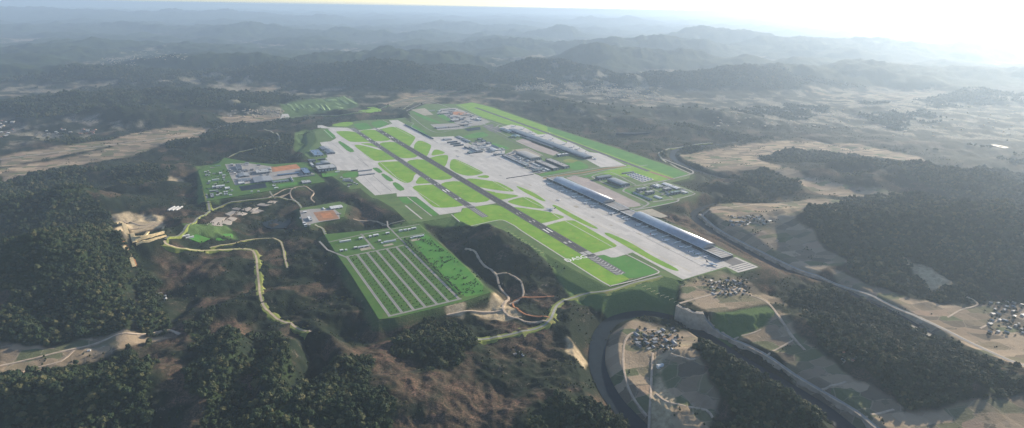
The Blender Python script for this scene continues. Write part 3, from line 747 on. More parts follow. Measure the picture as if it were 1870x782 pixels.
GRASS_BRIGHT = [
    [('A', 300, 308), ('A', 510, 312), ('s', 'A', 600, 380), ('s', 'A', 740, 470), ('A', 690, 466), ('A', 465, 466), ('A', 405, 430), ('A', 250, 322)],
    [('A', 600, 486), ('A', 740, 480), ('s', 'A', 800, 500), ('s', 'A', 900, 575), ('A', 760, 522), ('A', 650, 500)],
    [('A', 515, 512), ('A', 545, 503), ('A', 640, 512), ('A', 760, 545), ('A', 880, 578), ('s', 'A', 960, 600), ('s', 'A', 1130, 715), ('A', 1060, 718), ('A', 860, 738), ('A', 790, 728), ('A', 700, 668)],
    [('L', 762, 62), ('L', 880, 50), ('L', 1060, 42), ('s', 'L', 1120, 45), ('s', 'L', 1370, 225), ('L', 1362, 260), ('L', 1340, 340), ('L', 1290, 380), ('L', 1210, 388), ('L', 1100, 335), ('L', 850, 160)],
    [('B', 195, 420), ('s', 'B', 240, 400), ('s', 'B', 400, 505), ('B', 350, 508), ('B', 128, 522)],
    [('B', 100, 562), ('B', 150, 538), ('B', 370, 526), ('s', 'B', 430, 525), ('s', 'C', 830, 270), ('C', 790, 290), ('C', 560, 312), ('C', 430, 305), ('C', 375, 278), ('C', 110, 30)],
    [('s', 'A', 600, 300), ('m', 'A', 800, 284), ('m', 'A', 1050, 440), ('s', 'A', 840, 462)],
    [('s', 'A', 880, 478), ('m', 'A', 1080, 458), ('m', 'A', 1440, 680), ('s', 'A', 1200, 708)],
    [('s', 'B', 20, 185), ('m', 'B', 240, 155), ('m', 'B', 690, 440), ('s', 'B', 440, 472)],
    [('s', 'B', 500, 502), ('m', 'B', 740, 470), ('m', 'C', 1210, 218), ('s', 'C', 900, 252)],
    [('A', 915, 275), ('A', 1085, 242), ('A', 1180, 275), ('A', 1385, 382), ('A', 1400, 405), ('A', 1340, 500), ('m', 'A', 1320, 545), ('m', 'A', 880, 290)],
    [('O', 140, 700), ('O', 180, 640), ('O', 230, 622), ('O', 300, 640), ('O', 405, 690), ('O', 415, 715), ('B', 330, 95), ('m', 'B', 300, 140), ('m', 'B', 130, 30), ('B', 125, 0)],
    [('B', 365, 115), ('B', 400, 40), ('B', 430, 26), ('B', 480, 30), ('B', 570, 65), ('B', 555, 86), ('B', 470, 102)],
    [('B', 375, 140), ('B', 470, 112), ('B', 575, 100), ('B', 622, 116), ('B', 590, 240), ('m', 'B', 570, 290), ('m', 'B', 350, 150)],
    [('B', 640, 210), ('B', 660, 172), ('B', 700, 160), ('B', 760, 175), ('B', 1112, 345), ('B', 1108, 367), ('B', 1000, 396), ('B', 920, 401), ('B', 850, 396), ('B', 740, 366), ('B', 655, 312), ('B', 635, 285)],
    [('B', 1000, 415), ('B', 1130, 390), ('B', 1180, 394), ('B', 1206, 415), ('B', 1170, 436)],
    [('B', 880, 448), ('B', 940, 434), ('B', 1230, 474), ('B', 1330, 492), ('B', 1430, 540), ('B', 1540, 600), ('B', 1556, 630), ('B', 1380, 616), ('B', 1150, 582), ('m', 'B', 960, 535), ('m', 'B', 860, 465)],
    [('m', 'B', 1100, 590), ('B', 1160, 610), ('B', 1300, 637), ('D', 20, 248), ('D', 330, 284), ('D', 372, 297), ('D', 330, 312), ('D', 150, 350), ('m', 'D', 90, 350)],
    [('D', 185, 372), ('D', 420, 312), ('D', 500, 318), ('D', 560, 340), ('D', 680, 408), ('D', 752, 470), ('D', 700, 482), ('D', 480, 456), ('D', 290, 416)],
    [('m', 'D', 270, 450), ('D', 330, 456), ('D', 480, 476), ('D', 760, 516), ('D', 860, 542), ('D', 980, 575), ('D', 1027, 600), ('D', 970, 625), ('D', 720, 690), ('m', 'D', 640, 680)],
    [('m', 'E', 280, 110), ('E', 350, 76), ('E', 540, 25), ('E', 680, 18), ('E', 760, 55), ('E', 1300, 365), ('E', 1295, 398), ('E', 1230, 412), ('E', 970, 492), ('m', 'E', 900, 490)],
    [('C', 800, 372), ('C', 830, 318), ('C', 930, 304), ('m', 'C', 1260, 262), ('m', 'F', 150, 190), ('m', 'F', 600, 440), ('F', 590, 452), ('F', 400, 528), ('F', 330, 524), ('E', 900, 776), ('E', 0, 205), ('C', 1564, 572), ('C', 1460, 500), ('C', 1390, 490), ('C', 1300, 492), ('C', 1150, 520), ('C', 920, 572), ('C', 850, 566), ('C', 660, 405)],
    [('D', 325, 155), ('D', 370, 160), ('D', 570, 240), ('D', 772, 372), ('D', 720, 376), ('D', 600, 322), ('D', 400, 215)],
    [('D', 828, 425), ('D', 900, 425), ('D', 1160, 568), ('D', 1390, 690), ('D', 1522, 770), ('D', 1440, 762), ('D', 1250, 680), ('D', 1000, 542)],
    [('E', 1112, 195), ('E', 1190, 200), ('E', 1400, 290), ('E', 1564, 375), ('F', 850, 178), ('F', 1130, 318), ('F', 1180, 360), ('F', 1120, 356), ('F', 1030, 325), ('F', 850, 238), ('F', 620, 112), ('F', 445, 8), ('E', 1160, 240)],
    [('A', 180, 225), ('A', 345, 182), ('A', 480, 178), ('A', 520, 200), ('A', 430, 248), ('A', 300, 240)],
]
for sp in GRASS_BRIGHT:
    sheet('grass_island', chaikin(isl(sp), 2), Z_GRASS, 'grass_bright')
GRASS_MID = [
    [('A', 520, 205), ('A', 690, 186), ('A', 775, 258), ('A', 765, 280), ('A', 610, 294), ('A', 515, 230)],
    [('A', 745, 190), ('A', 930, 154), ('A', 1018, 208), ('A', 935, 238), ('A', 900, 262), ('A', 830, 265)],
    [('K', 485, 252), ('K', 540, 240), ('K', 785, 405), ('K', 670, 425)], [('K', 250, 62), ('K', 340, 60), ('K', 480, 180), ('K', 390, 202)],
    [('L', 680, 147), ('L', 780, 140), ('L', 870, 215), ('L', 790, 232)], [('L', 820, 242), ('L', 885, 235), ('L', 1052, 350), ('L', 950, 367)], [('L', 1000, 382), ('L', 1080, 370), ('L', 1230, 492), ('L', 1110, 517)],
    [('L', 1092, 612), ('L', 1265, 602), ('L', 1364, 690), ('L', 1212, 727)], [('C', 48, 155), ('C', 150, 152), ('C', 490, 407), ('C', 395, 432)],
    [('F', 225, 182), ('F', 280, 164), ('F', 385, 208), ('F', 552, 166), ('F', 915, 362), ('F', 900, 388), ('F', 610, 448), ('m', 'F', 590, 420), ('m', 'F', 190, 195)],
    [('L', 215, 235), ('L', 460, 200), ('L', 470, 290), ('L', 240, 295)], [('Q', 520, 180), ('Q', 860, 85), ('Q', 1010, 160), ('Q', 720, 200)], [('Q', 1020, 260), ('Q', 1330, 350), ('Q', 1250, 380), ('Q', 1030, 300)],
    [('U', 560, 420), ('U', 1000, 340), ('U', 1100, 350), ('U', 600, 455)], [('U', 960, 240), ('U', 1180, 200), ('U', 1390, 310), ('U', 1130, 360), ('U', 1040, 320)],
    [('A', 1330, 255), ('A', 1560, 400), ('A', 1564, 340), ('A', 1340, 200)], [('T', 840, 560), ('T', 1130, 500), ('T', 1120, 525), ('T', 820, 572)], [('T', 400, 320), ('T', 520, 350), ('T', 760, 470), ('T', 720, 480)],
    [('T', 30, 210), ('T', 330, 150), ('T', 200, 190), ('T', 60, 225)],
    [('O', 560, 180), ('O', 480, 215), ('O', 720, 340), ('O', 800, 335)], [('O', 90, 150), ('O', 330, 240), ('O', 600, 350), ('O', 470, 345), ('O', 200, 240)],
]
for sp in GRASS_MID:
    sheet('grass_island', chaikin(isl(sp), 1), Z_GRASS + 0.04, 'grass_mid')
# third runway's grass strip on the far side
R3 = [G(868, 196.5), G(1000, 243.5), G(1185, 313)]
sheet('grass_strip', GP([(832, 192), (862, 187.5), (900, 197), (1000, 232), (1140, 276), (1225, 305), (1256, 318), (1205, 331), (1165, 326), (1090, 316), (1148, 302), (1060, 268), (1000, 254), (940, 232), (880, 214)]), Z_GRASS - 0.06, 'grass_bright')
sheet('grass_strip', GP([(1000, 231.5), (1140, 276), (1225, 305), (1256, 318), (1232, 325), (1190, 310), (1080, 270), (1000, 239)]), Z_GRASS - 0.02, 'grass_mid')

# runways with their paint
def runway(name, s0, s1, tc, half, mat, poly=None):
    n = 24
    v = [(*XY(s0 + (s1 - s0) * i / n, tc + sg * half), Z_RWY) for sg in (-1, 1) for i in range(n + 1)]
    f = [(i, i + 1, i + 2 + n, i + 1 + n) for i in range(n)]
    return structure(mesh_obj(name, v, f, mat))
def quads(name, rects, z, mat, parent):
    v, f = [], []
    for (a, b, c, d) in rects:
        k = len(v); v += [(*XY(a, c), z), (*XY(b, c), z), (*XY(b, d), z), (*XY(a, d), z)]; f.append((k, k + 1, k + 2, k + 3))
    return mesh_obj(name, v, f, mat, parent)
main_rw = runway('runway', -6, 3205, MT, HT_, 'runway_asphalt')
second_rw = runway('runway', -18, 2352, ST_T, SH, 'worn_asphalt')
for rw, s0, s1, tc, half in ((main_rw, 0, 3200, MT, HT_), (second_rw, -10, 2345, ST_T, SH)):
    quads('centre_line', [(s, s + 30, tc - 0.5, tc + 0.5) for s in np.arange(s0 + 120, s1 - 120, 60)], Z_PAINT, 'paint_worn', rw)
    quads('edge_line', [(s0, s1, tc + sg * (half - 5), tc + sg * (half - 5) + 0.9) for sg in (-1, 1)], Z_PAINT, 'paint_worn', rw)
    for e, d in ((s0, 1), (s1, -1)):
        quads('threshold_marking', [tuple(sorted((e + d * 12, e + d * 44))) + (tc + k * 3.4 - 0.9, tc + k * 3.4 + 0.9) for k in range(-6, 7) if k], Z_PAINT, 'paint_worn', rw)
        for sg in (-1, 1):
            quads('aiming_point', [tuple(sorted((e + d * 330, e + d * 388))) + tuple(sorted((tc + sg * 7, tc + sg * 14)))], Z_PAINT + 0.02, 'paint_white', rw)
            for dist, k in ((170, 3), (500, 2), (640, 1)):
                quads('touchdown_mark', [tuple(sorted((e + d * dist, e + d * (dist + 24)))) + tuple(sorted((tc + sg * (8 + 3.6 * q), tc + sg * (10 + 3.6 * q)))) for q in range(k)], Z_PAINT, 'paint_white', rw)
# paler threshold slab and chevron stopways
quads('threshold_slab', [(3148, 3186, MT - 24, MT - 2), (3148, 3186, MT + 2, MT + 26)], Z_PAINT + 0.04, 'paint_worn', main_rw)
def stopway(s0, s1, tc, half, n, mat='dark_road'):
    o = runway('stopway', s0, s1, tc, half, mat)
    for i in range(n):
        a = s0 + (s1 - s0) * (i + 0.25) / n; w = (s1 - s0) / n * 0.32; k = half * 0.8
        v, f = [], []
        for sg in (-1, 1):
            b = len(v)
            v += [(*XY(a + w + k * 0.55, tc), Z_PAINT), (*XY(a + k * 0.55, tc), Z_PAINT), (*XY(a, tc + sg * k * 1.0), Z_PAINT), (*XY(a + w, tc + sg * k * 1.0), Z_PAINT)]
            f.append((b, b + 1, b + 2, b + 3) if sg < 0 else (b + 3, b + 2, b + 1, b))
        mesh_obj('chevron', v, f, 'paint_worn', o)
    return o
stopway(3206, 3420, MT, 26, 11); stopway(2353, 2520, ST_T, 20, 9); stopway(-190, -20, ST_T, 22, 6, 'worn_asphalt'); stopway(-120, -8, MT, 10, 4)
for sg, pt in ((-1, (1068, 473.0)), (1, (1092, 467.5))):
    pass

# the third runway, narrow and worn, beyond the older terminal
rw3 = flat_road('runway', R3, 38, Z_RWY, 'worn_asphalt')
quads('centre_line', [(s, s + 40, 1318 - 0.024 * s - 0.6, 1318 - 0.024 * s + 0.6) for s in np.arange(-600, 2000, 90)], Z_PAINT, 'paint_worn', rw3)
o3 = structure(mesh_obj('stopway', *strip_mesh([G(1187, 313.8), G(1230, 328)], 30, Z_RWY), 'brown_dirt'))
for q in np.linspace(0.1, 0.95, 10):
    x, y = (np.array(G(1187, 313.8)) * (1 - q) + np.array(G(1230, 328)) * q); s, t = (x - _A[0]) * UX + (y - _A[1]) * UY, (x - _A[0]) * NX + (y - _A[1]) * NY
    quads('chevron', [(s - 3, s + 3, t - 10, t + 10)], Z_PAINT, 'dark_road', o3)

# letters cut into the grass beside the near threshold
def grass_letters(txt, s, t, size, rz):
    cu = bpy.data.curves.new('grass_letters', 'FONT'); cu.body = txt; cu.size = size; cu.offset = size * 0.012
    cu.space_character = 1.02
    tmp = bpy.data.objects.new('tmp', cu); COL.objects.link(tmp)
    bpy.context.view_layer.update()
    me = bpy.data.meshes.new_from_object(tmp.evaluated_get(bpy.context.evaluated_depsgraph_get()))
    bpy.data.objects.remove(tmp)
    me.materials.clear(); me.materials.append(MATS['paint_white'])
    o = bpy.data.objects.new('ground_lettering', me); x, y = XY(s, t); o.location = (x, y, Z_PAINT); o.rotation_euler = (0, 0, rz); link(o)
    tag(o, 'white letters laid in the grass beside the near end of the wide runway', 'lettering')
    return o
_s, _t = ST(1036, 477.5)
grass_letters('DASG', _s + 6, _t - 6, 44, math.atan2(NY, NX))

# perimeter track and apron edge tracks
per = [G(*V('C', 660, 405)), G(*V('C', 850, 565)), G(*V('C', 920, 572)), G(*V('C', 1150, 522)), G(*V('C', 1300, 492)), G(*V('C', 1400, 488)), G(*V('C', 1564, 568))]
flat_road('perimeter_track', per, 6, Z_RWY, 'taxi_concrete')
flat_road('perimeter_track', [G(*V('C', 1564, 568)), G(*V('E', 0, 208)), G(*V('E', 900, 778)), G(*V('F', 330, 525)), G(*V('F', 380, 531)), G(*V('F', 640, 470)), G(*V('F', 900, 392)), G(*V('F', 928, 372)), G(*V('F', 900, 340)), G(*V('F', 550, 160))], 6.5, Z_RWY + 0.02, 'taxi_concrete')
for nm, pts, w in (('service_track', [('L', 1240, 380), ('L', 1080, 300), ('L', 820, 60)], 4), ('service_track', [('C', 490, 290), ('C', 110, 40)], 4), ('service_track', [('K', 1050, 540), ('K', 760, 330)], 4),
                   ('service_track', [('D', 740, 470), ('D', 560, 385), ('D', 440, 318)], 4), ('service_track', [('D', 960, 620), ('D', 850, 545)], 4), ('service_track', [('E', 1240, 400), ('E', 560, 25)], 4.5),
                   ('service_track', [('B', 1080, 350), ('B', 720, 172)], 4), ('service_track', [('B', 1500, 620), ('B', 1250, 478)], 4), ('service_track', [('A', 1340, 385), ('A', 1080, 245)], 4),
                   ('service_track', [('C', 380, 430), ('C', 30, 155)], 5), ('service_track', [('C', 240, 470), ('C', 0, 275)], 9), ('service_track', [('L', 1110, 515), ('L', 800, 235), ('L', 670, 145)], 5),
                   ('service_track', [('K', 410, 190), ('K', 270, 60)], 5), ('service_track', [('K', 665, 422), ('K', 480, 255)], 5), ('service_track', [('A', 1060, 210), ('A', 935, 158)], 5)):
    flat_road(nm, [G(*V(*q)) for q in pts], w, Z_RWY, 'taxi_concrete', smooth=False)
# fine seams on the aprons
for pts, w in (([('K', 800, 480), ('K', 985, 650)], 2.2), ([('L', 470, 5), ('L', 640, 130)], 2.2), ([('L', 700, 265), ('L', 1000, 520)], 3.0), ([('L', 560, 290), ('L', 830, 560)], 1.6), ([('K', 390, 260), ('K', 590, 425)], 2.0),
               ([('D', 640, 130), ('D', 1240, 430)], 2.0), ([('G', 90, 290), ('G', 800, 655)], 2.2), ([('G', 230, 370), ('G', 700, 600)], 1.6), ([('G', 830, 665), ('G', 880, 690), ('G', 1020, 645)], 1.8), ([('Q', 1080, 490), ('Q', 1390, 620)], 1.8)):
    flat_road('apron_seam', [G(*V(*q)) for q in pts], w, Z_CONC + 0.12, 'dark_road', smooth=False)
# blast-fence wall across the apron

# ------------------------------------------------------------------ buildings
def box_vf(x0, x1, y0, y1, z0, z1, bottom=False):
    v = [(x, y, z) for z in (z0, z1) for (x, y) in ((x0, y0), (x1, y0), (x1, y1), (x0, y1))]
    f = [(4, 5, 6, 7), (0, 1, 5, 4), (1, 2, 6, 5), (2, 3, 7, 6), (3, 0, 4, 7)]
    if bottom: f.append((3, 2, 1, 0))
    return v, f
def join(*vfs):
    V_, F_ = [], []
    for v, f in vfs:
        k = len(V_); V_ += list(v); F_ += [tuple(i + k for i in q) for q in f]
    return V_, F_
def barrel(x0, x1, y0, y1, z0, rise, n=14, thick=1.0, axis='x', flat=0.0):
    v, f = [], []
    for i in range(n + 1):
        u = i / n; a = math.pi * u
        z = z0 + rise * math.sin(a) ** 0.85
        if axis == 'x':
            y = y0 + (y1 - y0) * (0.5 - 0.5 * math.cos(a) * (1 - flat) - flat * (0.5 - u)); v += [(x0, y, z), (x1, y, z)]
        else:
            x = x0 + (x1 - x0) * (0.5 - 0.5 * math.cos(a)); v += [(x, y1, z), (x, y0, z)]
    for i in range(n):
        f.append((2 * i, 2 * i + 1, 2 * i + 3, 2 * i + 2))
    f.append(tuple(range(0, 2 * n + 2, 2))); f.append(tuple(range(2 * n + 1, 0, -2)))
    return v, f
def gable(x0, x1, y0, y1, z0, rise, axis):
    if axis == 'x':
        ym = (y0 + y1) / 2
        v = [(x0, y0, z0), (x1, y0, z0), (x1, y1, z0), (x0, y1, z0), (x0, ym, z0 + rise), (x1, ym, z0 + rise)]
        return v, [(0, 1, 5, 4), (2, 3, 4, 5), (1, 2, 5), (3, 0, 4)]
    xm = (x0 + x1) / 2
    v = [(x0, y0, z0), (x1, y0, z0), (x1, y1, z0), (x0, y1, z0), (xm, y0, z0 + rise), (xm, y1, z0 + rise)]
    return v, [(1, 2, 5, 4), (3, 0, 4, 5), (0, 1, 4), (2, 3, 5)]

RECTS = []
def building(name, label, cat, s0, s1, t0, t1, h, roof='flat', rmat='roof_grey', wmat='wall_grey', z=0.25, group=None, seed=0):
    s0, s1 = min(s0, s1), max(s0, s1); t0, t1 = min(t0, t1), max(t0, t1)
    if s1 - s0 < 9: c = (s0 + s1) / 2; s0, s1 = c - 4.5, c + 4.5
    if t1 - t0 < 9: c = (t0 + t1) / 2; t0, t1 = c - 4.5, c + 4.5
    RECTS.append((s0, s1, t0, t1))
    x, y = XY((s0 + s1) / 2, (t0 + t1) / 2)
    e = empty(name, x, y, z, PSI); tag(e, label, cat, group)
    a, b = (s1 - s0) / 2, (t1 - t0) / 2
    rr = random.Random(seed * 31 + int(a * 7 + b * 13))
    axis = 'x' if a >= b else 'y'
    wh = h if roof == 'flat' else h * 0.62
    v, f = box_vf(-a, a, -b, b, -4 + 0.0, wh); f = f[1:]
    wall = mesh_obj('wall', v, f, wmat, e)
    if roof == 'flat':
        slab = box_vf(-a - 0.5, a + 0.5, -b - 0.5, b + 0.5, wh - 0.6, wh + 0.5, True)
        r = mesh_obj('roof', *slab, rmat, e)
        if min(a, b) > 7:
            p = 0.9
            mesh_obj('parapet', *join(box_vf(-a - .55, a + .55, -b - .55, -b - .55 + p, wh + .5, wh + 1.6), box_vf(-a - .55, a + .55, b + .55 - p, b + .55, wh + .5, wh + 1.6),
                     box_vf(-a - .55, -a - .55 + p, -b + p - .5, b - p + .5, wh + .5, wh + 1.59), box_vf(a + .55 - p, a + .55, -b + p - .5, b - p + .5, wh + .5, wh + 1.59)), wmat, e)
            for _ in range(min(7, 1 + int(a * b / 260))):
                ux, uy = rr.uniform(-a * .75, a * .75), rr.uniform(-b * .7, b * .7); w = rr.uniform(1.6, 3.6); d = rr.uniform(1.6, 4.6)
                mesh_obj('roof_unit', *box_vf(ux - w, ux + w, uy - d, uy + d, wh + 0.52, wh + rr.uniform(1.8, 3.6)), rr.choice(['steel', 'wall_grey', 'roof_pale', 'wall_dark']), r)
    elif roof == 'gable':
        r = mesh_obj('roof', *gable(-a - .6, a + .6, -b - .6, b + .6, wh, h - wh, axis), rmat, e)
        if min(a, b) > 12:
            L = a if axis == 'x' else b
            n = max(2, int(L / 14))
            for k in range(n):
                c = -L + (k + 0.5) * 2 * L / n; w = 1.2
                for sg in (-1, 1):
                    m = (b if axis == 'x' else a) + .6; q0, q1 = m * 0.25, m * 0.75; zz = lambda q: wh + (h - wh) * (1 - q / m) + 0.15
                    if axis == 'x': vv = [(c - w, sg * q0, zz(q0)), (c + w, sg * q0, zz(q0)), (c + w, sg * q1, zz(q1)), (c - w, sg * q1, zz(q1))]
                    else: vv = [(sg * q0, c - w, zz(q0)), (sg * q0, c + w, zz(q0)), (sg * q1, c + w, zz(q1)), (sg * q1, c - w, zz(q1))]
                    mesh_obj('skylight', vv, [(0, 1, 2, 3)], 'roof_pale', r)
    elif roof == 'arch':
        r = mesh_obj('roof', *barrel(-a - .8, a + .8, -b - .8, b + .8, wh, h - wh, 14, axis=axis), rmat, e)
    # doors and window bands on the sides that face the camera
    if a > 5 and b > 5:
        n = max(1, int(b / 9)); dw = 2 * b / n * 0.36
        for k in range(min(n, 8)):
            c = -b + (k + 0.5) * 2 * b / n
            mesh_obj('door', [(a + .06, c - dw, -0.2), (a + .06, c + dw, -0.2), (a + .06, c + dw, wh * .62), (a + .06, c - dw, wh * .62)], [(0, 1, 2, 3)], 'wall_dark' if wmat != 'wall_dark' else 'steel', e)
        mesh_obj('window_band', [(-a * .94, -b - .06, wh * .55), (a * .94, -b - .06, wh * .55), (a * .94, -b - .06, wh * .78), (-a * .94, -b - .06, wh * .78)], [(0, 1, 2, 3)], 'glass_dark', e)
    return e

def bl(view, fl, nr, h, roof, rmat, wmat, name, label, cat='building', group=None):
    s0, t0 = ST(*V(view, *fl), h); s1, t1 = ST(*V(view, *nr), h)
    return building(name, label, cat, s0, s1, t0, t1, h, roof, rmat, wmat, group=group, seed=int(fl[0]))

# -- the walled works compound in the left of the picture
sheet('compound_ground', GP(COMPOUND_PX), Z_BASE, 'grass_park', skirt=6)
sheet('compound_yard', [G(*V(*q)) for q in [('I', 440, 175), ('I', 790, 155), ('I', 1180, 210), ('J', 130, 310), ('J', 600, 320), ('J', 830, 410), ('J', 600, 455), ('I', 1200, 430), ('I', 660, 500), ('I', 600, 510)]], Z_CONC, 'yard_concrete')
sheet('dirt_pitch', [G(*V('J', *q)) for q in [(165, 308), (530, 260), (600, 325), (190, 382)]], Z_GRASS, 'orange_dirt')
sheet('dirt_pitch', [G(*V('J', *q)) for q in [(130, 300), (165, 300), (200, 382), (150, 386)]], Z_GRASS - 0.05, 'brown_dirt')
sheet('lawn', [G(*V('J', *q)) for q in [(240, 585), (560, 545), (580, 575), (260, 625)]], Z_GRASS, 'grass_mid')
sheet('lawn', [G(*V('I', *q)) for q in [(110, 260), (450, 215), (560, 500), (170, 510)]], Z_CONC, 'grass_park')
sheet('lawn', [G(*V('J', *q)) for q in [(600, 470), (830, 430), (920, 510), (620, 580)]], Z_CONC + 0.05, 'grass_park')
sheet('storm_pond', [G(*V('I', *q)) for q in [(660, 525), (1080, 470), (1110, 545), (700, 600)]], Z_CONC, 'river_water')
COMPOUND = [
    ('I', (600, 178), (715, 232), 13, 'flat', 'roof_dark', 'wall_white', 'workshop', 'dark-roofed workshop with white edges at the far end of the works compound'),
    ('I', (635, 258), (800, 272), 9, 'gable', 'roof_dark', 'wall_dark', 'shed', 'long dark shed just below the white-edged workshop in the compound'),
    ('I', (650, 312), (830, 345), 10, 'gable', 'roof_grey', 'wall_grey', 'shed', 'plain grey shed between two dark sheds in the works compound'),
    ('I', (640, 400), (855, 420), 9, 'gable', 'roof_slate', 'wall_dark', 'shed', 'dark slate shed above the small white store in the compound'),
    ('I', (650, 458), (758, 472), 6, 'flat', 'roof_white', 'wall_white', 'store', 'small white flat-roofed store beside the compound road'),
    ('I', (915, 262), (1150, 292), 11, 'flat', 'roof_pale', 'wall_grey', 'deck_building', 'pale flat-roofed block left of the orange dirt pitch'),
    ('I', (870, 372), (1205, 418), 12, 'gable', 'roof_grey', 'wall_grey', 'shed', 'biggest grey ribbed shed in the middle of the works compound'),
    ('J', (225, 415), (570, 390), 10, 'gable', 'roof_blue', 'wall_grey', 'shed', 'long blue-grey shed along the lower side of the orange dirt pitch'),
    ('J', (595, 325), (762, 395), 12, 'flat', 'roof_blue', 'wall_dark', 'warehouse', 'square blue-roofed warehouse at the right end of the orange pitch'),
    ('J', (140, 522), (415, 515), 9, 'gable', 'roof_slate', 'wall_dark', 'shed', 'blue-slate shed above the compound lawn'),
    ('J', (425, 460), (492, 515), 8, 'gable', 'roof_grey', 'wall_white', 'shed', 'short twin-ridged shed at the right end of the blue-slate shed'),
    ('J', (605, 525), (772, 545), 7, 'flat', 'roof_pale', 'wall_grey', 'block', 'pale grey-green flat block by the lower right corner of the compound'),
    ('J', (600, 455), (820, 425), 5, 'flat', 'roof_grey', 'wall_grey', 'shelter', 'low grey shelter above the pale flat block in the compound'),
    ('J', (150, 590), (205, 600), 5, 'flat', 'roof_white', 'wall_white', 'hut', 'white hut at the left end of the compound lawn'),
    ('J', (180, 630), (245, 632), 5, 'flat', 'roof_white', 'wall_white', 'hut', 'lower white hut beside the compound road'),
    ('I', (850, 600), (885, 602), 5, 'flat', 'roof_white', 'wall_white', 'hut', 'left of two tiny white huts below the storm pond'),
    ('I', (955, 598), (990, 598), 5, 'flat', 'roof_white', 'wall_white', 'hut', 'right of two tiny white huts below the storm pond'),
    ('I', (238, 520), (440, 515), 10, 'flat', 'roof_white', 'wall_white', 'barracks', 'large white long block in the leafy left part of the compound'),
    ('I', (195, 598), (330, 582), 7, 'flat', 'roof_pale', 'wall_grey', 'hall', 'pale grey hall below the large white long block'),
    ('I', (205, 640), (270, 690), 5, 'flat', 'roof_grey', 'wall_grey', 'canopy', 'grey canopy in the lower left corner of the compound'),
    ('I', (440, 540), (522, 555), 7, 'flat', 'roof_white', 'wall_white', 'house', 'white house right of the large white long block'),
    ('I', (420, 608), (490, 612), 6, 'flat', 'roof_white', 'wall_white', 'house', 'white house near the compound road, upper of a pair'),
    ('I', (425, 640), (485, 645), 6, 'flat', 'roof_white', 'wall_white', 'house', 'white house near the compound road, lower of a pair'),
    ('I', (300, 655), (352, 655), 6, 'flat', 'roof_white', 'wall_white', 'house', 'small white house beside the grey canopy'),
    ('I', (505, 655), (555, 655), 6, 'flat', 'roof_white', 'wall_white', 'house', 'small white house at the foot of the compound road'),
    ('I', (345, 300), (400, 315), 7, 'flat', 'roof_white', 'wall_white', 'house', 'white cube house in the upper trees of the compound'),
    ('I', (395, 345), (452, 348), 6, 'flat', 'roof_white', 'wall_white', 'house', 'low white house right of the compound trees'),
    ('I', (115, 288), (152, 295), 6, 'flat', 'roof_pale', 'wall_white', 'house', 'small pale house in the upper left corner of the compound'),
    ('I', (130, 348), (205, 342), 5, 'flat', 'roof_pale', 'wall_white', 'house', 'thin pale house below the upper left corner of the compound'),
    ('I', (235, 415), (350, 408), 8, 'flat', 'roof_white', 'wall_white', 'house', 'white bar-shaped house in the middle of the compound trees'),
    ('I', (290, 195), (370, 185), 5, 'gable', 'roof_teal', 'wall_tan', 'house', 'pale green house at the upper gate of the compound'),
    ('I', (205, 228), (275, 218), 5, 'gable', 'roof_tan', 'wall_tan', 'house', 'tan house at the upper left of the compound'),
]
for v_, a_, c_, h_, rf, rm, wm, nm, lb in COMPOUND: bl(v_, a_, c_, h_, rf, rm, wm, nm, lb, {'shed': 'shed', 'house': 'house', 'hut': 'hut'}.get(nm, 'building'))
# -- hangars beside the left aprons
LEFT = [
    ('K', (200, 320), (372, 352), 16, 'gable', 'roof_grey', 'wall_grey', 'hangar', 'upper half of the stepped grey hangar beside the left apron', 'hangar'),
    ('K', (275, 372), (452, 408), 16, 'gable', 'roof_slate', 'wall_grey', 'hangar', 'lower half of the stepped grey hangar beside the left apron', 'hangar'),
    ('K', (50, 388), (270, 455), 9, 'flat', 'roof_blue', 'wall_white', 'warehouse', 'blue flat-roofed warehouse left of the stepped grey hangar', 'warehouse'),
    ('J', (705, 185), (838, 200), 10, 'flat', 'roof_dark', 'wall_dark', 'hangar', 'black-roofed hangar at the upper left corner of the big apron', 'hangar'),
    ('J', (865, 180), (985, 172), 9, 'flat', 'roof_dark', 'wall_dark', 'hangar', 'small dark hangar between the black roof and the apron', 'hangar'),
    ('J', (905, 205), (1062, 228), 18, 'arch', 'roof_grey', 'wall_grey', 'hangar', 'grey arched hangar at the left edge of the big apron', 'hangar'),
    ('J', (835, 240), (950, 255), 13, 'arch', 'roof_slate', 'wall_grey', 'hangar', 'darker arched hangar left of the grey arched hangar', 'hangar'),
    ('J', (825, 288), (1170, 312), 17, 'flat', 'roof_pale', 'wall_dark', 'hangar', 'wide pale flat-roofed hangar with dark front below the arched hangars', 'hangar'),
    ('J', (745, 240), (815, 275), 6, 'flat', 'roof_white', 'wall_white', 'store', 'white store below the black-roofed hangar', 'building'),
    ('L', (465, 188), (690, 168), 7, 'gable', 'roof_slate', 'wall_grey', 'shed', 'upper of two long grey sheds above the striped left apron', 'shed'),
    ('L', (480, 245), (735, 228), 7, 'gable', 'roof_grey', 'wall_grey', 'shed', 'lower of two long grey sheds above the striped left apron', 'shed'),
    ('L', (360, 185), (462, 172), 5, 'flat', 'roof_dark', 'wall_dark', 'shed', 'short dark shed at the lower edge of the big left apron', 'shed'),
    ('L', (230, 322), (350, 305), 8, 'flat', 'roof_pale', 'wall_white', 'depot', 'pale depot roof by the left service road', 'building'),
    ('L', (265, 350), (385, 335), 8, 'flat', 'roof_slate', 'wall_grey', 'depot', 'dark depot roof just below the pale depot roof', 'building'),
    ('L', (105, 205), (180, 198), 5, 'flat', 'roof_white', 'wall_white', 'gatehouse', 'white gatehouse beside the wide pale hangar', 'building'),
    ('L', (300, 410), (370, 402), 6, 'flat', 'roof_dark', 'wall_dark', 'fuel_store', 'dark fuel store inside the left service loop', 'building'),
]
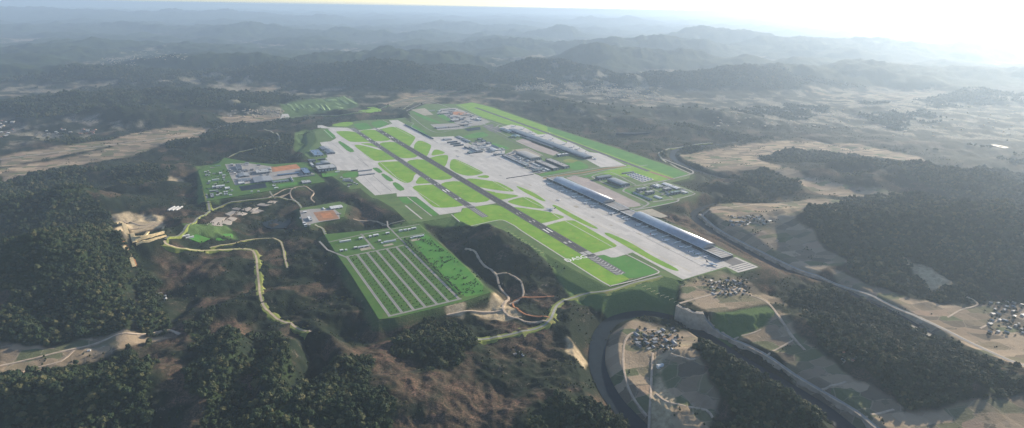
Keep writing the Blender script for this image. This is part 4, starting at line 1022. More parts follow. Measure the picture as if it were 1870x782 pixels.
for v_, a_, c_, h_, rf, rm, wm, nm, lb, ct in LEFT: bl(v_, a_, c_, h_, rf, rm, wm, nm, lb, ct)
sheet('pond', [G(*V('J', *q)) for q in [(930, 410), (1190, 395), (1180, 440), (950, 470)]], Z_CONC - 0.05, 'grass_mid')
# -- dirt pitch and its blocks
sheet('training_ground', GP(ORANGE_PX), Z_BASE, 'grass_dull', skirt=6)
sheet('training_yard', [G(*V('M', *q)) for q in [(60, 215), (250, 190), (420, 180), (600, 180), (690, 250), (700, 345), (360, 400), (150, 450), (110, 400)]], Z_CONC, 'yard_concrete')
sheet('dirt_pitch', [G(*V('M', *q)) for q in [(278, 245), (595, 206), (690, 340), (370, 384)]], Z_GRASS, 'brown_dirt')
sheet('dirt_pitch', [G(*V('M', *q)) for q in [(390, 262), (545, 243), (600, 320), (440, 342)]], Z_GRASS + 0.12, 'orange_dirt')
for v_, a_, c_, h_, rf, rm, wm, nm, lb in [
    ('M', (530, 140), (750, 150), 9, 'gable', 'roof_white', 'wall_white', 'hall', 'big white-roofed hall above the brown dirt pitch'),
    ('M', (182, 310), (268, 360), 7, 'flat', 'roof_white', 'wall_white', 'hall', 'white block along the left side of the brown dirt pitch'),
    ('M', (115, 228), (178, 232), 6, 'flat', 'roof_white', 'wall_white', 'house', 'white house at the upper left of the brown dirt pitch'),
    ('M', (108, 400), (158, 405), 6, 'flat', 'roof_white', 'wall_white', 'house', 'upper of two white houses at the bend below the brown dirt pitch'),
    ('M', (132, 432), (182, 436), 6, 'flat', 'roof_white', 'wall_white', 'house', 'lower of two white houses at the bend below the brown dirt pitch'),
    ('M', (60, 318), (98, 322), 5, 'flat', 'roof_pale', 'wall_white', 'hut', 'pale hut on the road left of the brown dirt pitch'),
    ('M', (420, 165), (460, 185), 5, 'gable', 'roof_white', 'wall_white', 'hut', 'tiny white hut above the brown dirt pitch'),
    ('M', (205, 440), (238, 442), 4, 'flat', 'roof_pale', 'wall_tan', 'hut', 'tan hut where the road leaves the brown dirt pitch'),
    ('M', (660, 262), (720, 255), 5, 'gable', 'roof_pale', 'wall_tan', 'hut', 'pale hut at the right side of the brown dirt pitch'),
]: bl(v_, a_, c_, h_, rf, rm, wm, nm, lb, 'hut' if nm == 'hut' else 'house' if nm == 'house' else 'building')

# -- tree-lined storage park in the foreground: aisles, yards, stores
sheet('storage_park', GP(CARPARK_PX), Z_BASE, 'grass_park', skirt=6)
sheet('meadow', chaikin([G(*q) for q in [(752, 432), (775, 425), (800, 445), (848, 485), (893, 533), (840, 545), (800, 495), (765, 455)]], 1), Z_CONC, 'grass_mid')
AISLES = [-952, -905, -860, -815, -768, -722, -677]
for t in AISLES:
    a = structure(quads('storage_aisle', [(2712, 3318, t - 5.2, t + 5.2)], Z_CONC, 'road_asphalt', None))
    quads('parking_bay_strip', [(2716, 3314, t - 5.0, t - 2.2), (2716, 3314, t + 2.2, t + 5.0)], Z_CONC + 0.08, 'yard_concrete', a)
for pts, w in (([(2718, -955), (2708, -740), (2700, -665)], 9), ([(3322, -958), (3316, -668)], 10), ([(2705, -672), (2430, -672), (2350, -650)], 8), ([(2725, -955), (2600, -1010), (2480, -1020)], 9),
               ([(2690, -820), (2470, -820)], 10), ([(2510, -985), (2480, -800), (2470, -520)], 7), ([(2610, -700), (2600, -540)], 7)):
    flat_road('park_road', [XY(*q) for q in pts], w, Z_CONC + 0.05, 'road_asphalt', smooth=False)
PARK = [('N', (312, 316), (478, 296), 6, 'flat', 'long white store at the upper left of the storage park'), ('N', (585, 262), (645, 266), 7, 'flat', 'white cube store by the crossroads, upper middle of the storage park'),
        ('N', (730, 236), (775, 244), 7, 'flat', 'left white store of three right of the storage park crossroads'), ('N', (788, 222), (875, 222), 7, 'flat', 'middle white store of three right of the storage park crossroads'),
        ('N', (970, 192), (1030, 194), 7, 'flat', 'right white store of three, just left of the upper park road'), ('N', (1158, 158), (1215, 158), 7, 'flat', 'first of four white cubes along the upper right park road'),
        ('N', (1224, 146), (1275, 148), 7, 'flat', 'second of four white cubes along the upper right park road'), ('N', (1284, 140), (1332, 143), 7, 'flat', 'third of four white cubes along the upper right park road'),
        ('N', (1338, 124), (1410, 124), 8, 'flat', 'largest and last of four white cubes along the upper right park road'), ('N', (1356, 240), (1522, 224), 9, 'gable', 'large white warehouse at the right end of the storage park'),
        ('N', (572, 386), (738, 370), 9, 'gable', 'large white warehouse with tan yard, left of two in the middle row'), ('N', (942, 312), (1118, 292), 9, 'gable', 'large white warehouse with tan yard, right of two in the middle row'),
        ('N', (315, 438), (368, 442), 7, 'flat', 'white cube at the lower left corner of the storage buildings'), ('N', (395, 434), (418, 436), 5, 'flat', 'tiny white kiosk beside the lower left white cube'),
        ('N', (516, 398), (568, 402), 6, 'flat', 'white annex touching the left middle warehouse'), ('N', (862, 300), (908, 306), 6, 'flat', 'upper white annex left of the right middle warehouse'),
        ('N', (905, 334), (940, 337), 5, 'flat', 'lower white annex left of the right middle warehouse'), ('N', (1330, 262), (1352, 264), 5, 'flat', 'tiny white hut left of the right end warehouse')]
for v_, a_, c_, h_, rf, lb in PARK: bl(v_, a_, c_, h_, rf, 'roof_white', 'wall_white', 'storage_building', lb, 'warehouse')
for q in ([(600, 425), (745, 398), (775, 428), (625, 456)], [(930, 375), (1065, 348), (1092, 368), (950, 396)], [(1322, 300), (1450, 272), (1482, 295), (1350, 322)]):
    sheet('loading_yard', [G(*V('N', *p)) for p in q], Z_CONC + 0.1, 'plaza_paving')

# -- northern service quarter
NORTH = [
    ('O', (370, 148), (470, 142), 7, 'flat', 'roof_white', 'wall_white', 'store', 'thin white roof beside the tan lot in the northern service quarter'),
    ('O', (510, 152), (582, 160), 8, 'flat', 'roof_white', 'wall_white', 'store', 'bright white box right of the tan lot in the northern service quarter'),
    ('O', (520, 196), (702, 186), 10, 'flat', 'roof_grey', 'wall_dark', 'depot', 'long grey depot left of the reddish yard'),
    ('O', (600, 138), (795, 122), 8, 'flat', 'roof_pale', 'wall_grey', 'depot', 'pale depot above the reddish yard'),
    ('O', (712, 292), (868, 300), 11, 'flat', 'roof_pale', 'wall_tan', 'depot', 'pale square depot below the reddish yard'),
    ('O', (850, 275), (935, 280), 12, 'flat', 'roof_slate', 'wall_dark', 'depot', 'dark block at the right corner of the pale square depot'),
    ('O', (465, 405), (668, 408), 10, 'gable', 'roof_grey', 'wall_dark', 'shed', 'left of the two long grey sheds in line above the pond lot'),
    ('O', (675, 395), (875, 388), 11, 'gable', 'roof_tan', 'wall_dark', 'shed', 'right of the two long sheds in line above the pond lot'),
    ('O', (915, 372), (1002, 366), 10, 'flat', 'roof_dark', 'wall_dark', 'block', 'dark block above the white canopy near the pond lot'),
    ('O', (940, 396), (1042, 388), 8, 'flat', 'roof_white', 'wall_white', 'canopy', 'white canopy between the dark block and the pond lot'),
    ('O', (1110, 270), (1215, 290), 12, 'flat', 'roof_white', 'wall_white', 'office', 'white office with rooftop units right of the reddish yard'),
    ('O', (690, 250), (830, 240), 6, 'flat', 'roof_slate', 'wall_grey', 'carport', 'flat slate carport between the reddish yard and the pale square depot'),
    ('O', (905, 222), (1030, 205), 7, 'flat', 'roof_tan', 'wall_tan', 'depot', 'tan strip depot at the right end of the reddish yard'),
    ('O', (945, 300), (1060, 320), 7, 'gable', 'roof_tan', 'wall_tan', 'shed', 'narrow tan shed right of the dark depot block'),
    ('O', (0, 360), (440, 585), 9, 'gable', 'roof_slate', 'wall_dark', 'pier_building', 'very long narrow dark building along the far right taxiway'),
    ('Q', (248, 196), (395, 205), 10, 'gable', 'roof_grey', 'wall_grey', 'hangar', 'grey hangar at the far left corner of the right apron'),
    ('Q', (318, 250), (478, 236), 12, 'arch', 'roof_slate', 'wall_dark', 'hangar', 'first of three parallel arched hangars at the apron edge'),
    ('Q', (368, 276), (528, 262), 12, 'arch', 'roof_slate', 'wall_dark', 'hangar', 'second of three parallel arched hangars at the apron edge'),
    ('Q', (420, 302), (576, 288), 12, 'arch', 'roof_slate', 'wall_dark', 'hangar', 'third and nearest of three parallel arched hangars at the apron edge'),
    ('Q', (450, 160), (600, 190), 10, 'gable', 'roof_grey', 'wall_grey', 'shed', 'grey shed behind the three arched hangars, upper of two'),
    ('Q', (545, 205), (705, 240), 11, 'gable', 'roof_slate', 'wall_dark', 'shed', 'slate shed behind the three arched hangars, lower of two'),
    ('Q', (590, 322), (655, 348), 10, 'flat', 'roof_dark', 'wall_dark', 'block', 'dark corner block right of the three arched hangars'),
    ('Q', (660, 330), (850, 388), 10, 'flat', 'roof_pale', 'wall_grey', 'hangar', 'broad pale flat hangar right of the dark corner block'),
    ('Q', (635, 410), (735, 420), 10, 'flat', 'roof_teal', 'wall_dark', 'hangar', 'grey-green hangar front facing the apron, left of two'),
    ('Q', (742, 412), (880, 398), 10, 'flat', 'roof_slate', 'wall_dark', 'hangar', 'dark hangar front facing the apron, right of two'),
    ('Q', (818, 342), (970, 322), 9, 'flat', 'roof_white', 'wall_white', 'hall', 'bright white long roof behind the hangar fronts'),
    ('Q', (945, 372), (1080, 392), 12, 'gable', 'roof_dark', 'wall_white', 'terminal_shed', 'dark ridged roof at the head of the right apron, lowest of three'),
    ('Q', (975, 342), (1130, 372), 12, 'gable', 'roof_white', 'wall_dark', 'terminal_shed', 'white-striped roof at the head of the right apron, middle of three'),
    ('Q', (1015, 295), (1150, 335), 12, 'gable', 'roof_slate', 'wall_white', 'terminal_shed', 'slate ridged roof at the head of the right apron, topmost of three'),
    ('Q', (795, 200), (885, 206), 11, 'flat', 'roof_slate', 'wall_dark', 'office', 'leftmost dark office of the row behind the white roof'),
    ('Q', (850, 226), (935, 234), 11, 'flat', 'roof_slate', 'wall_dark', 'office', 'middle dark office of the row behind the white roof'),
    ('Q', (928, 258), (1022, 268), 12, 'flat', 'roof_grey', 'wall_dark', 'office', 'rightmost dark office of the row behind the white roof'),
    ('Q', (1165, 355), (1238, 372), 8, 'flat', 'roof_white', 'wall_white', 'house', 'small white house by the head of the right apron'),
    ('Q', (1050, 445), (1130, 455), 8, 'flat', 'roof_slate', 'wall_dark', 'block', 'dark low block below the control tower'),
]
for v_, a_, c_, h_, rf, rm, wm, nm, lb in NORTH: bl(v_, a_, c_, h_, rf, rm, wm, nm, lb, {'hangar': 'hangar', 'shed': 'shed', 'house': 'house'}.get(nm, 'building'))
for nm, mat, view, pts in (('gravel_lot', 'plaza_paving', 'O', [(90, 135), (310, 110), (450, 215), (300, 228)]), ('red_yard', 'orange_dirt', 'O', [(710, 175), (860, 162), (1000, 195), (940, 220), (780, 215)]),
                          ('service_yard', 'yard_concrete', 'O', [(560, 120), (800, 105), (1060, 200), (1350, 330), (1200, 380), (900, 400), (640, 270), (500, 200)]),
                          ('service_yard', 'yard_concrete', 'O', [(400, 370), (760, 350), (1060, 400), (900, 440), (520, 460)]),
                          ('detention_pond', 'river_water', 'O', [(930, 440), (1190, 405), (1200, 450), (1000, 480)]), ('parking_lot', 'dark_road', 'O', [(1230, 390), (1400, 360), (1400, 490), (1330, 470)]),
                          ('parking_lot', 'yard_concrete', 'Q', [(680, 270), (860, 245), (960, 300), (800, 330)]), ('parking_lot', 'dark_road', 'R', [(0, 110), (80, 90), (150, 190), (30, 190)])):
    sheet(nm, [G(*V(view, *p)) for p in pts], Z_GRASS + (0.1 if nm != 'service_yard' else -0.06), mat)
for pts, w, mt in (([(742, 203), (775, 188), (795, 188), (840, 205), (895, 232), (912, 228)], 12, 'road_asphalt'), ([(745, 208), (790, 240), (830, 237), (880, 230), (940, 255), (990, 275)], 8, 'road_asphalt'),
                   ([(838, 192), (880, 215), (925, 232), (945, 243)], 8, 'road_asphalt'), ([(880, 230), (935, 258), (1005, 292)], 9, 'dark_road'), ([(870, 258), (905, 278), (930, 283)], 6, 'road_asphalt'),
                   ([(800, 262), (770, 242), (752, 232), (755, 226), (746, 222)], 7, 'road_asphalt')):
    flat_road('service_road', GP(pts), w, Z_GRASS + 0.2, mt)

# -- control tower
cx_, cy_ = G(*V('Q', 1180, 455)); e = empty('control_tower', cx_, cy_, 0.2, PSI); tag(e, 'control tower with dark glazed cab at the head of the right apron', 'tower')
def ring(r0, r1, z0, z1, n=12):
    v = [(r0 * math.cos(2 * math.pi * i / n), r0 * math.sin(2 * math.pi * i / n), z0) for i in range(n)] + [(r1 * math.cos(2 * math.pi * i / n), r1 * math.sin(2 * math.pi * i / n), z1) for i in range(n)]
    return v, [(i, (i + 1) % n, (i + 1) % n + n, i + n) for i in range(n)] + [tuple(range(n, 2 * n)), tuple(range(n - 1, -1, -1))]
mesh_obj('base', *box_vf(-14, 14, -20, 20, 0, 9), 'roof_pale', e); mesh_obj('shaft', *ring(4.5, 3.6, 9, 40), 'wall_white', e); mesh_obj('gallery', *ring(5.5, 8, 40, 44), 'wall_white', e)
cab = mesh_obj('cab', *ring(6.6, 8.2, 44, 49), 'glass_dark', e); mesh_obj('cab_roof', *ring(8.8, 7.4, 49, 50.2), 'roof_white', cab); mesh_obj('mast', *ring(.3, .2, 50.2, 58, 6), 'steel', cab)

# -- cargo quarter right of the apron
CARGO = [
    ('U', (190, 60), (600, 140), 22, 'arch', 'roof_tan', 'wall_dark', 'cargo_hall', 'huge curved grey-tan cargo hall beside the right apron'),
    ('U', (490, 205), (880, 318), 14, 'flat', 'roof_tan', 'wall_dark', 'cargo_shed', 'left of two parallel pale flat cargo sheds'),
    ('U', (660, 180), (1045, 290), 14, 'flat', 'roof_tan', 'wall_dark', 'cargo_shed', 'right of two parallel pale flat cargo sheds'),
    ('U', (600, 312), (735, 352), 7, 'flat', 'roof_white', 'wall_white', 'store', 'thin white store at the foot of the left cargo shed'),
    ('U', (445, 240), (590, 290), 6, 'flat', 'roof_white', 'wall_white', 'store', 'thin white store along the left flank of the left cargo shed'),
    ('U', (360, 195), (425, 210), 7, 'flat', 'roof_pale', 'wall_white', 'store', 'small pale store below the curved cargo hall'),
    ('U', (205, 130), (330, 180), 7, 'flat', 'roof_pale', 'wall_tan', 'store', 'pale store on the apron side of the curved cargo hall'),
    ('U', (20, 108), (350, 285), 8, 'flat', 'roof_grey', 'wall_dark', 'gate_pier', 'long thin grey pier along the right edge of the big apron'),
    ('U', (290, 228), (390, 262), 6, 'flat', 'roof_teal', 'wall_tan', 'store', 'greenish store behind the thin grey pier'),
    ('U', (450, 355), (625, 345), 9, 'flat', 'roof_teal', 'wall_grey', 'office', 'grey-green office at the lower end of the cargo quarter'),
    ('U', (420, 300), (520, 330), 8, 'flat', 'roof_grey', 'wall_grey', 'office', 'grey office above the grey-green office in the cargo quarter'),
    ('R', (1010, 535), (1210, 530), 14, 'flat', 'roof_white', 'wall_dark', 'annex', 'white-roofed annex in front of the older terminal'),
    ('R', (115, 120), (305, 170), 13, 'flat', 'roof_blue', 'wall_white', 'annex', 'blue-grey annex with white front at the far end of the older terminal'),
]
for v_, a_, c_, h_, rf, rm, wm, nm, lb in CARGO: bl(v_, a_, c_, h_, rf, rm, wm, nm, lb)
for nm, mat, view, pts in (('cargo_yard', 'yard_concrete', 'U', [(20, 100), (180, 40), (480, 190), (760, 360), (560, 410), (440, 390), (340, 300)]), ('cargo_yard', 'plaza_paving', 'R', [(290, 470), (560, 440), (800, 555), (600, 600)]),
                          ('parking_lot', 'parking_paving', 'R', [(360, 330), (480, 290), (620, 330), (1080, 500), (960, 560), (700, 480)]), ('roundabout_lawn', 'grass_verge', 'U', [(940, 200), (1020, 175), (1180, 200), (1100, 240), (980, 235)]),
                          ('parking_lot', 'dark_road', 'R', [(620, 330), (1090, 500), (1060, 515), (600, 345)])):
    sheet(nm, [G(*V(view, *p)) for p in pts], Z_GRASS + 0.08, mat)

# -- older terminal: one long dark slab with a ribbed roof, fingers and a star-shaped canopy
x, y = XY(1110, 1098); old = empty('older_terminal', x, y, 0.25, PSI); tag(old, 'very long dark-roofed older terminal beside the far apron', 'terminal')
La, Lb = 585, 33
mesh_obj('glass_wall', *box_vf(-La, La, -Lb, Lb, -2, 13), 'glass_dark', old); orf = mesh_obj('roof', *barrel(-La - 3, La + 3, -Lb - 5, Lb + 5, 13, 7), 'roof_slate', old)
for k in range(26):
    c = -La + 22 + k * (2 * La - 44) / 25; v, f = barrel(c - 1.2, c + 1.2, -Lb - 5.4, Lb + 5.4, 13.3, 7.1, 10); mesh_obj('roof_rib', v, f, 'roof_dark', orf)
mesh_obj('entrance_canopy', *box_vf(-250, 180, -Lb - 26, -Lb - 0.2, 8, 9.2, True), 'roof_grey', old)
for k in range(9):
    c = -460 + k * 115
    mesh_obj('finger', *box_vf(c - 9, c + 9, Lb + .2, Lb + 34, 2, 8), 'wall_grey', old)
x, y = G(*V('R', 360, 262)); star = empty('star_canopy', x, y, 0.3, PSI + 0.3); tag(star, 'pale star-shaped canopy at the landside end of the older terminal', 'canopy')
v = [(0, 0, 22)]; m = 16
for i in range(m):
    r = 52 if i % 2 == 0 else 33; v.append((r * math.cos(2 * math.pi * i / m), r * math.sin(2 * math.pi * i / m), 9 if i % 2 == 0 else 14))
mesh_obj('membrane', v, [(0, i + 1, (i + 1) % m + 1) for i in range(m)], 'roof_teal', star)
for i in range(0, m, 2):
    a = 2 * math.pi * i / m; r = 50; mesh_obj('mast', *[[(vx + r * math.cos(a), vy + r * math.sin(a), vz) for vx, vy, vz in ring(.6, .5, 0, 10, 6)[0]], ring(.6, .5, 0, 10, 6)[1]], 'steel_white', star)
sheet('far_apron', [G(*V(*q)) for q in [('R', 95, 115), ('R', 290, 65), ('R', 480, 100), ('R', 720, 225), ('R', 880, 215), ('R', 960, 260), ('R', 1160, 350), ('R', 1230, 345), ('R', 1390, 430), ('S', 660, 330), ('S', 850, 355), ('S', 1260, 550), ('S', 850, 575), ('S', 600, 440), ('R', 560, 300), ('R', 430, 240), ('R', 290, 190)]], Z_GRASS + 0.02, 'apron_concrete')
for q in ([('R', 870, 215), ('R', 905, 190), ('R', 940, 260), ('R', 900, 262)], [('R', 1170, 350), ('R', 1210, 320), ('R', 1300, 385), ('R', 1260, 395)]):
    sheet('taxiway', [G(*V(*p)) for p in q], Z_GRASS + 0.06, 'taxi_concrete')

# -- cross road between the old and new terminal areas
flat_road('cross_road', [G(*V(*q)) for q in [('U', 590, 465), ('U', 1000, 400), ('S', 560, 620), ('S', 850, 575), ('S', 1240, 535)]], 11, Z_GRASS + 0.1, 'road_asphalt')
flat_road('cross_road', [G(*V(*q)) for q in [('U', 660, 505), ('U', 1000, 450), ('S', 560, 690), ('S', 900, 620), ('S', 1390, 560), ('T', 800, 75)]], 11, Z_GRASS + 0.1, 'road_asphalt')
flat_road('median', [G(*V(*q)) for q in [('U', 620, 487), ('U', 1000, 425), ('S', 560, 655), ('S', 900, 595), ('S', 1230, 552)]], 18, Z_GRASS + 0.02, 'brown_dirt')

# ------------------------------------------------------------------ the two new terminals
def terminal(label, s0, s1, b0, b1, t0, t1, hb=17.0, rise=17.0, low=12.5):
    x, y = XY((s0 + s1) / 2, (t0 + t1) / 2); e = empty('terminal', x, y, 0.25, PSI); tag(e, label, 'terminal', 'new arched terminals')
    sm = (s0 + s1) / 2; a0, a1, q0, q1 = s0 - sm, s1 - sm, b0 - sm, b1 - sm; w = (t1 - t0) / 2
    mesh_obj('podium', *box_vf(a0, a1, -w, w, -2, 5.5), 'wall_dark', e)
    gl = mesh_obj('glass_wall', *box_vf(q0 + 6, q1 - 6, -w + 4, w - 6, 5.5, hb + 2), 'glass_dark', e)
    n = int((q1 - q0) / 24)
    for k in range(n + 1):
        c = q0 + 7 + k * (q1 - q0 - 14) / n; mesh_obj('mullion', *box_vf(c - .5, c + .5, -w + 3.3, -w + 3.95, 5.6, hb), 'steel', gl)
    mesh_obj('concourse_roof', *box_vf(q0 - 2, q1 + 2, -w - 3, -w + 5, 10.6, 11.4, True), 'wall_dark', e)
    rf = mesh_obj('roof', *barrel(q0 - 6, q1 + 6, -w - 2, w + 4, hb, rise, 22, flat=0.75), 'terminal_metal', e, smooth=False)
    me = rf.data
    for p in me.polygons: p.use_smooth = len(p.vertices) == 4
    mesh_obj('eave', *box_vf(q0 - 6, q1 + 6, -w - 3.4, -w - 1.9, hb - .6, hb + .6, True), 'steel_white', e)
    for a, b in ((a0, q0 - 2), (q1 + 2, a1)):
        if b - a < 15: continue
        mesh_obj('wing_glass', *box_vf(a, b, -w + 2, w - 6, 5.5, low), 'glass_dark', e)
        wr = mesh_obj('wing_roof', *box_vf(a - 1, b + 1, -w + .5, w - 5, low, low + 1.1, True), 'roof_tan', e)
        for sg in (-w + 1.0, w - 9.5): mesh_obj('wing_parapet', *box_vf(a - 1.2, b + 1.2, sg, sg + 3.6, low + 1.1, low + 2.6), 'steel_white', wr)
        nb = max(3, int((b - a) / 18))
        for k in range(nb):
            c = a + (k + .5) * (b - a) / nb; mesh_obj('roof_beam', *box_vf(c - .7, c + .7, -w + 5, w - 10, low + 1.1, low + 2.0), 'roof_dark', wr)
        mesh_obj('edge_gallery', *box_vf(a, b, -w - 4, -w + 0.2, 5.6, 7.2, True), 'roof_grey', e)
    return e
terminal('upper arched metal terminal, farther from the camera, beside its parking lot', 2045, 2782, 2128, 2640, 512, 596)
terminal('lower arched metal terminal, nearest the open slab at the apron end', 2802, 3510, 2905, 3397, 510, 590, 18.5, 18.5)
# landside paving
sheet('parking_lot', [G(*V(*q)) for q in [('H', 290, 130), ('H', 430, 95), ('H', 640, 150), ('H', 820, 230), ('H', 1240, 430), ('T', 700, 530), ('T', 720, 560), ('T', 640, 575), ('T', 560, 580)]], Z_GRASS, 'parking_paving')
sheet('plaza', [G(*V(*q)) for q in [('T', 660, 625), ('T', 850, 595), ('T', 1040, 685), ('T', 960, 705), ('T', 740, 655)]], Z_GRASS, 'plaza_paving')
sheet('end_slab', rect(3512, 3636, 478, 604), Z_GRASS, 'taxi_concrete')
sheet('end_slab', rect(3514, 3570, 515, 590), Z_GRASS + 0.1, 'dark_road')
for k in range(4): structure(quads('slab_line', [(3570 + k * 16, 3576 + k * 16, 490, 596)], Z_GRASS + 0.14, 'dark_road', None))

def jet_bridge(s, t, label, length=34.0, ang=-math.pi / 2):
    x, y = XY(s, t); e = empty('jet_bridge', x, y, 0.3, PSI + ang); tag(e, label, 'jet bridge', 'jet bridges along the new terminals')
    mesh_obj('tunnel', *box_vf(0, length, -1.8, 1.8, 5.2, 8.4, True), 'steel_white', e)
    mesh_obj('cabin', *box_vf(length + .05, length + 5, -2.8, 2.8, 4.9, 8.7, True), 'steel_white', e)
    mesh_obj('rotunda', *[[(vx, vy, vz) for vx, vy, vz in ring(3.2, 3.2, 0, 9.2, 10)[0]], ring(1, 1, 0, 1, 10)[1]], 'steel', e)
    mesh_obj('lift_column', *box_vf(length * .72, length * .72 + 1.6, -2.4, 2.4, 0, 5.15), 'steel', e)
    return e
ORD = ['first', 'second', 'third', 'fourth', 'fifth', 'sixth', 'seventh', 'eighth', 'ninth', 'tenth', 'eleventh', 'twelfth', 'thirteenth', 'fourteenth', 'last']
for i, s in enumerate((2240, 2339, 2399, 2463, 2532, 2608)): jet_bridge(s, 508, f'white jet bridge, {ORD[i]} from the far end of the upper terminal')
for i, s in enumerate((2870, 2984, 3029, 3093, 3178, 3264, 3334)): jet_bridge(s, 506, f'white jet bridge, {ORD[i]} from the far end of the lower terminal')

# small outbuildings crowding the service quarters
def outbuildings(n, view, poly, label, group, seed, size=(10, 26), mats=('roof_white', 'roof_pale', 'roof_grey', 'roof_slate', 'roof_tan')):
    r = random.Random(seed); P = [G(*V(view, *q)) for q in poly]; xs = [p[0] for p in P]; ys = [p[1] for p in P]; k = tries = 0
    while k < n and tries < 600:
        tries += 1; x, y = r.uniform(min(xs), max(xs)), r.uniform(min(ys), max(ys))
        if sdist(P, np.array([x]), np.array([y]))[0] < 8: continue
        s, t = (x - _A[0]) * UX + (y - _A[1]) * UY, (x - _A[0]) * NX + (y - _A[1]) * NY; a, b = r.uniform(*size) / 2, r.uniform(*size) / 2
        if any(s + a + 3 > q[0] and s - a - 3 < q[1] and t + b + 3 > q[2] and t - b - 3 < q[3] for q in RECTS): continue
        building('outbuilding', label, 'building', s - a, s + a, t - b, t + b, r.uniform(4, 8), r.choice(['flat', 'flat', 'gable']), r.choice(mats), r.choice(['wall_white', 'wall_grey', 'wall_tan']), group=group, seed=k); k += 1
outbuildings(22, 'I', [(440, 175), (790, 155), (1180, 215), (1250, 420), (660, 500), (600, 500)], 'small outbuilding on the paved yard of the works compound', 'outbuildings of the works compound', 1)
outbuildings(20, 'I', [(110, 265), (440, 215), (600, 640), (190, 700)], 'small house or shed on the leafy left side of the works compound', 'small houses of the works compound', 2, (9, 18))
outbuildings(22, 'O', [(560, 120), (800, 105), (1060, 200), (1350, 330), (1200, 380), (900, 400), (500, 200)], 'small depot in the far northern service quarter', 'small depots of the northern quarter', 3, (14, 34))
outbuildings(14, 'Q', [(680, 270), (860, 245), (1000, 330), (1150, 330), (1230, 390), (900, 400)], 'small service building behind the right apron hangars', 'service buildings behind the hangars', 4, (12, 26))
outbuildings(16, 'U', [(60, 100), (180, 60), (480, 200), (760, 360), (560, 400), (440, 380)], 'small freight store in the cargo quarter', 'small stores of the cargo quarter', 5, (10, 24))
outbuildings(16, 'T', [(620, 400), (850, 300), (980, 280), (1280, 385), (1060, 440), (860, 490)], 'small service building in the landside loop behind the terminals', 'service buildings of the landside loop', 6, (10, 24))
outbuildings(8, 'L', [(150, 305), (380, 285), (500, 430), (300, 460)], 'small depot hut inside the left service loop', 'depot huts of the left service loop', 7, (8, 16))

# painted stand lines and the service lane in front of the gates
for s in (2145, 2308, 2442, 2569, 2631, 2760, 2895, 2991, 3131, 3215, 3311, 3395, 3446):
    structure(quads('stand_line', [(s - .6, s + .6, 405, 485), (s - 30, s - 29, 430, 500), (s + 24, s + 25, 430, 500)], Z_CONC + 0.12, 'paint_yellow', None))
structure(quads('service_lane', [(2050, 3520, 398, 399.4), (2050, 3520, 408, 409.4)], Z_CONC + 0.12, 'paint_white', None))
structure(quads('taxi_line', [(2000, 3540, 300, 301.4)], Z_CONC + 0.12, 'paint_yellow', None))
for k in range(9):
    s = 2100 + k * 165 + random.uniform(-30, 30); t = random.uniform(330, 440)
    structure(quads('repair_patch', [(s, s + random.uniform(18, 46), t, t + random.uniform(9, 26))], Z_CONC + 0.08, random.choice(['yard_concrete', 'taxi_concrete', 'plaza_paving']), None))
for k in range(14):
    s = random.uniform(900, 1850); t = random.uniform(240, 520)
    structure(quads('repair_patch', [(s, s + random.uniform(20, 70), t, t + random.uniform(10, 30))], Z_CONC + 0.08, random.choice(['yard_concrete', 'taxi_concrete']), None))

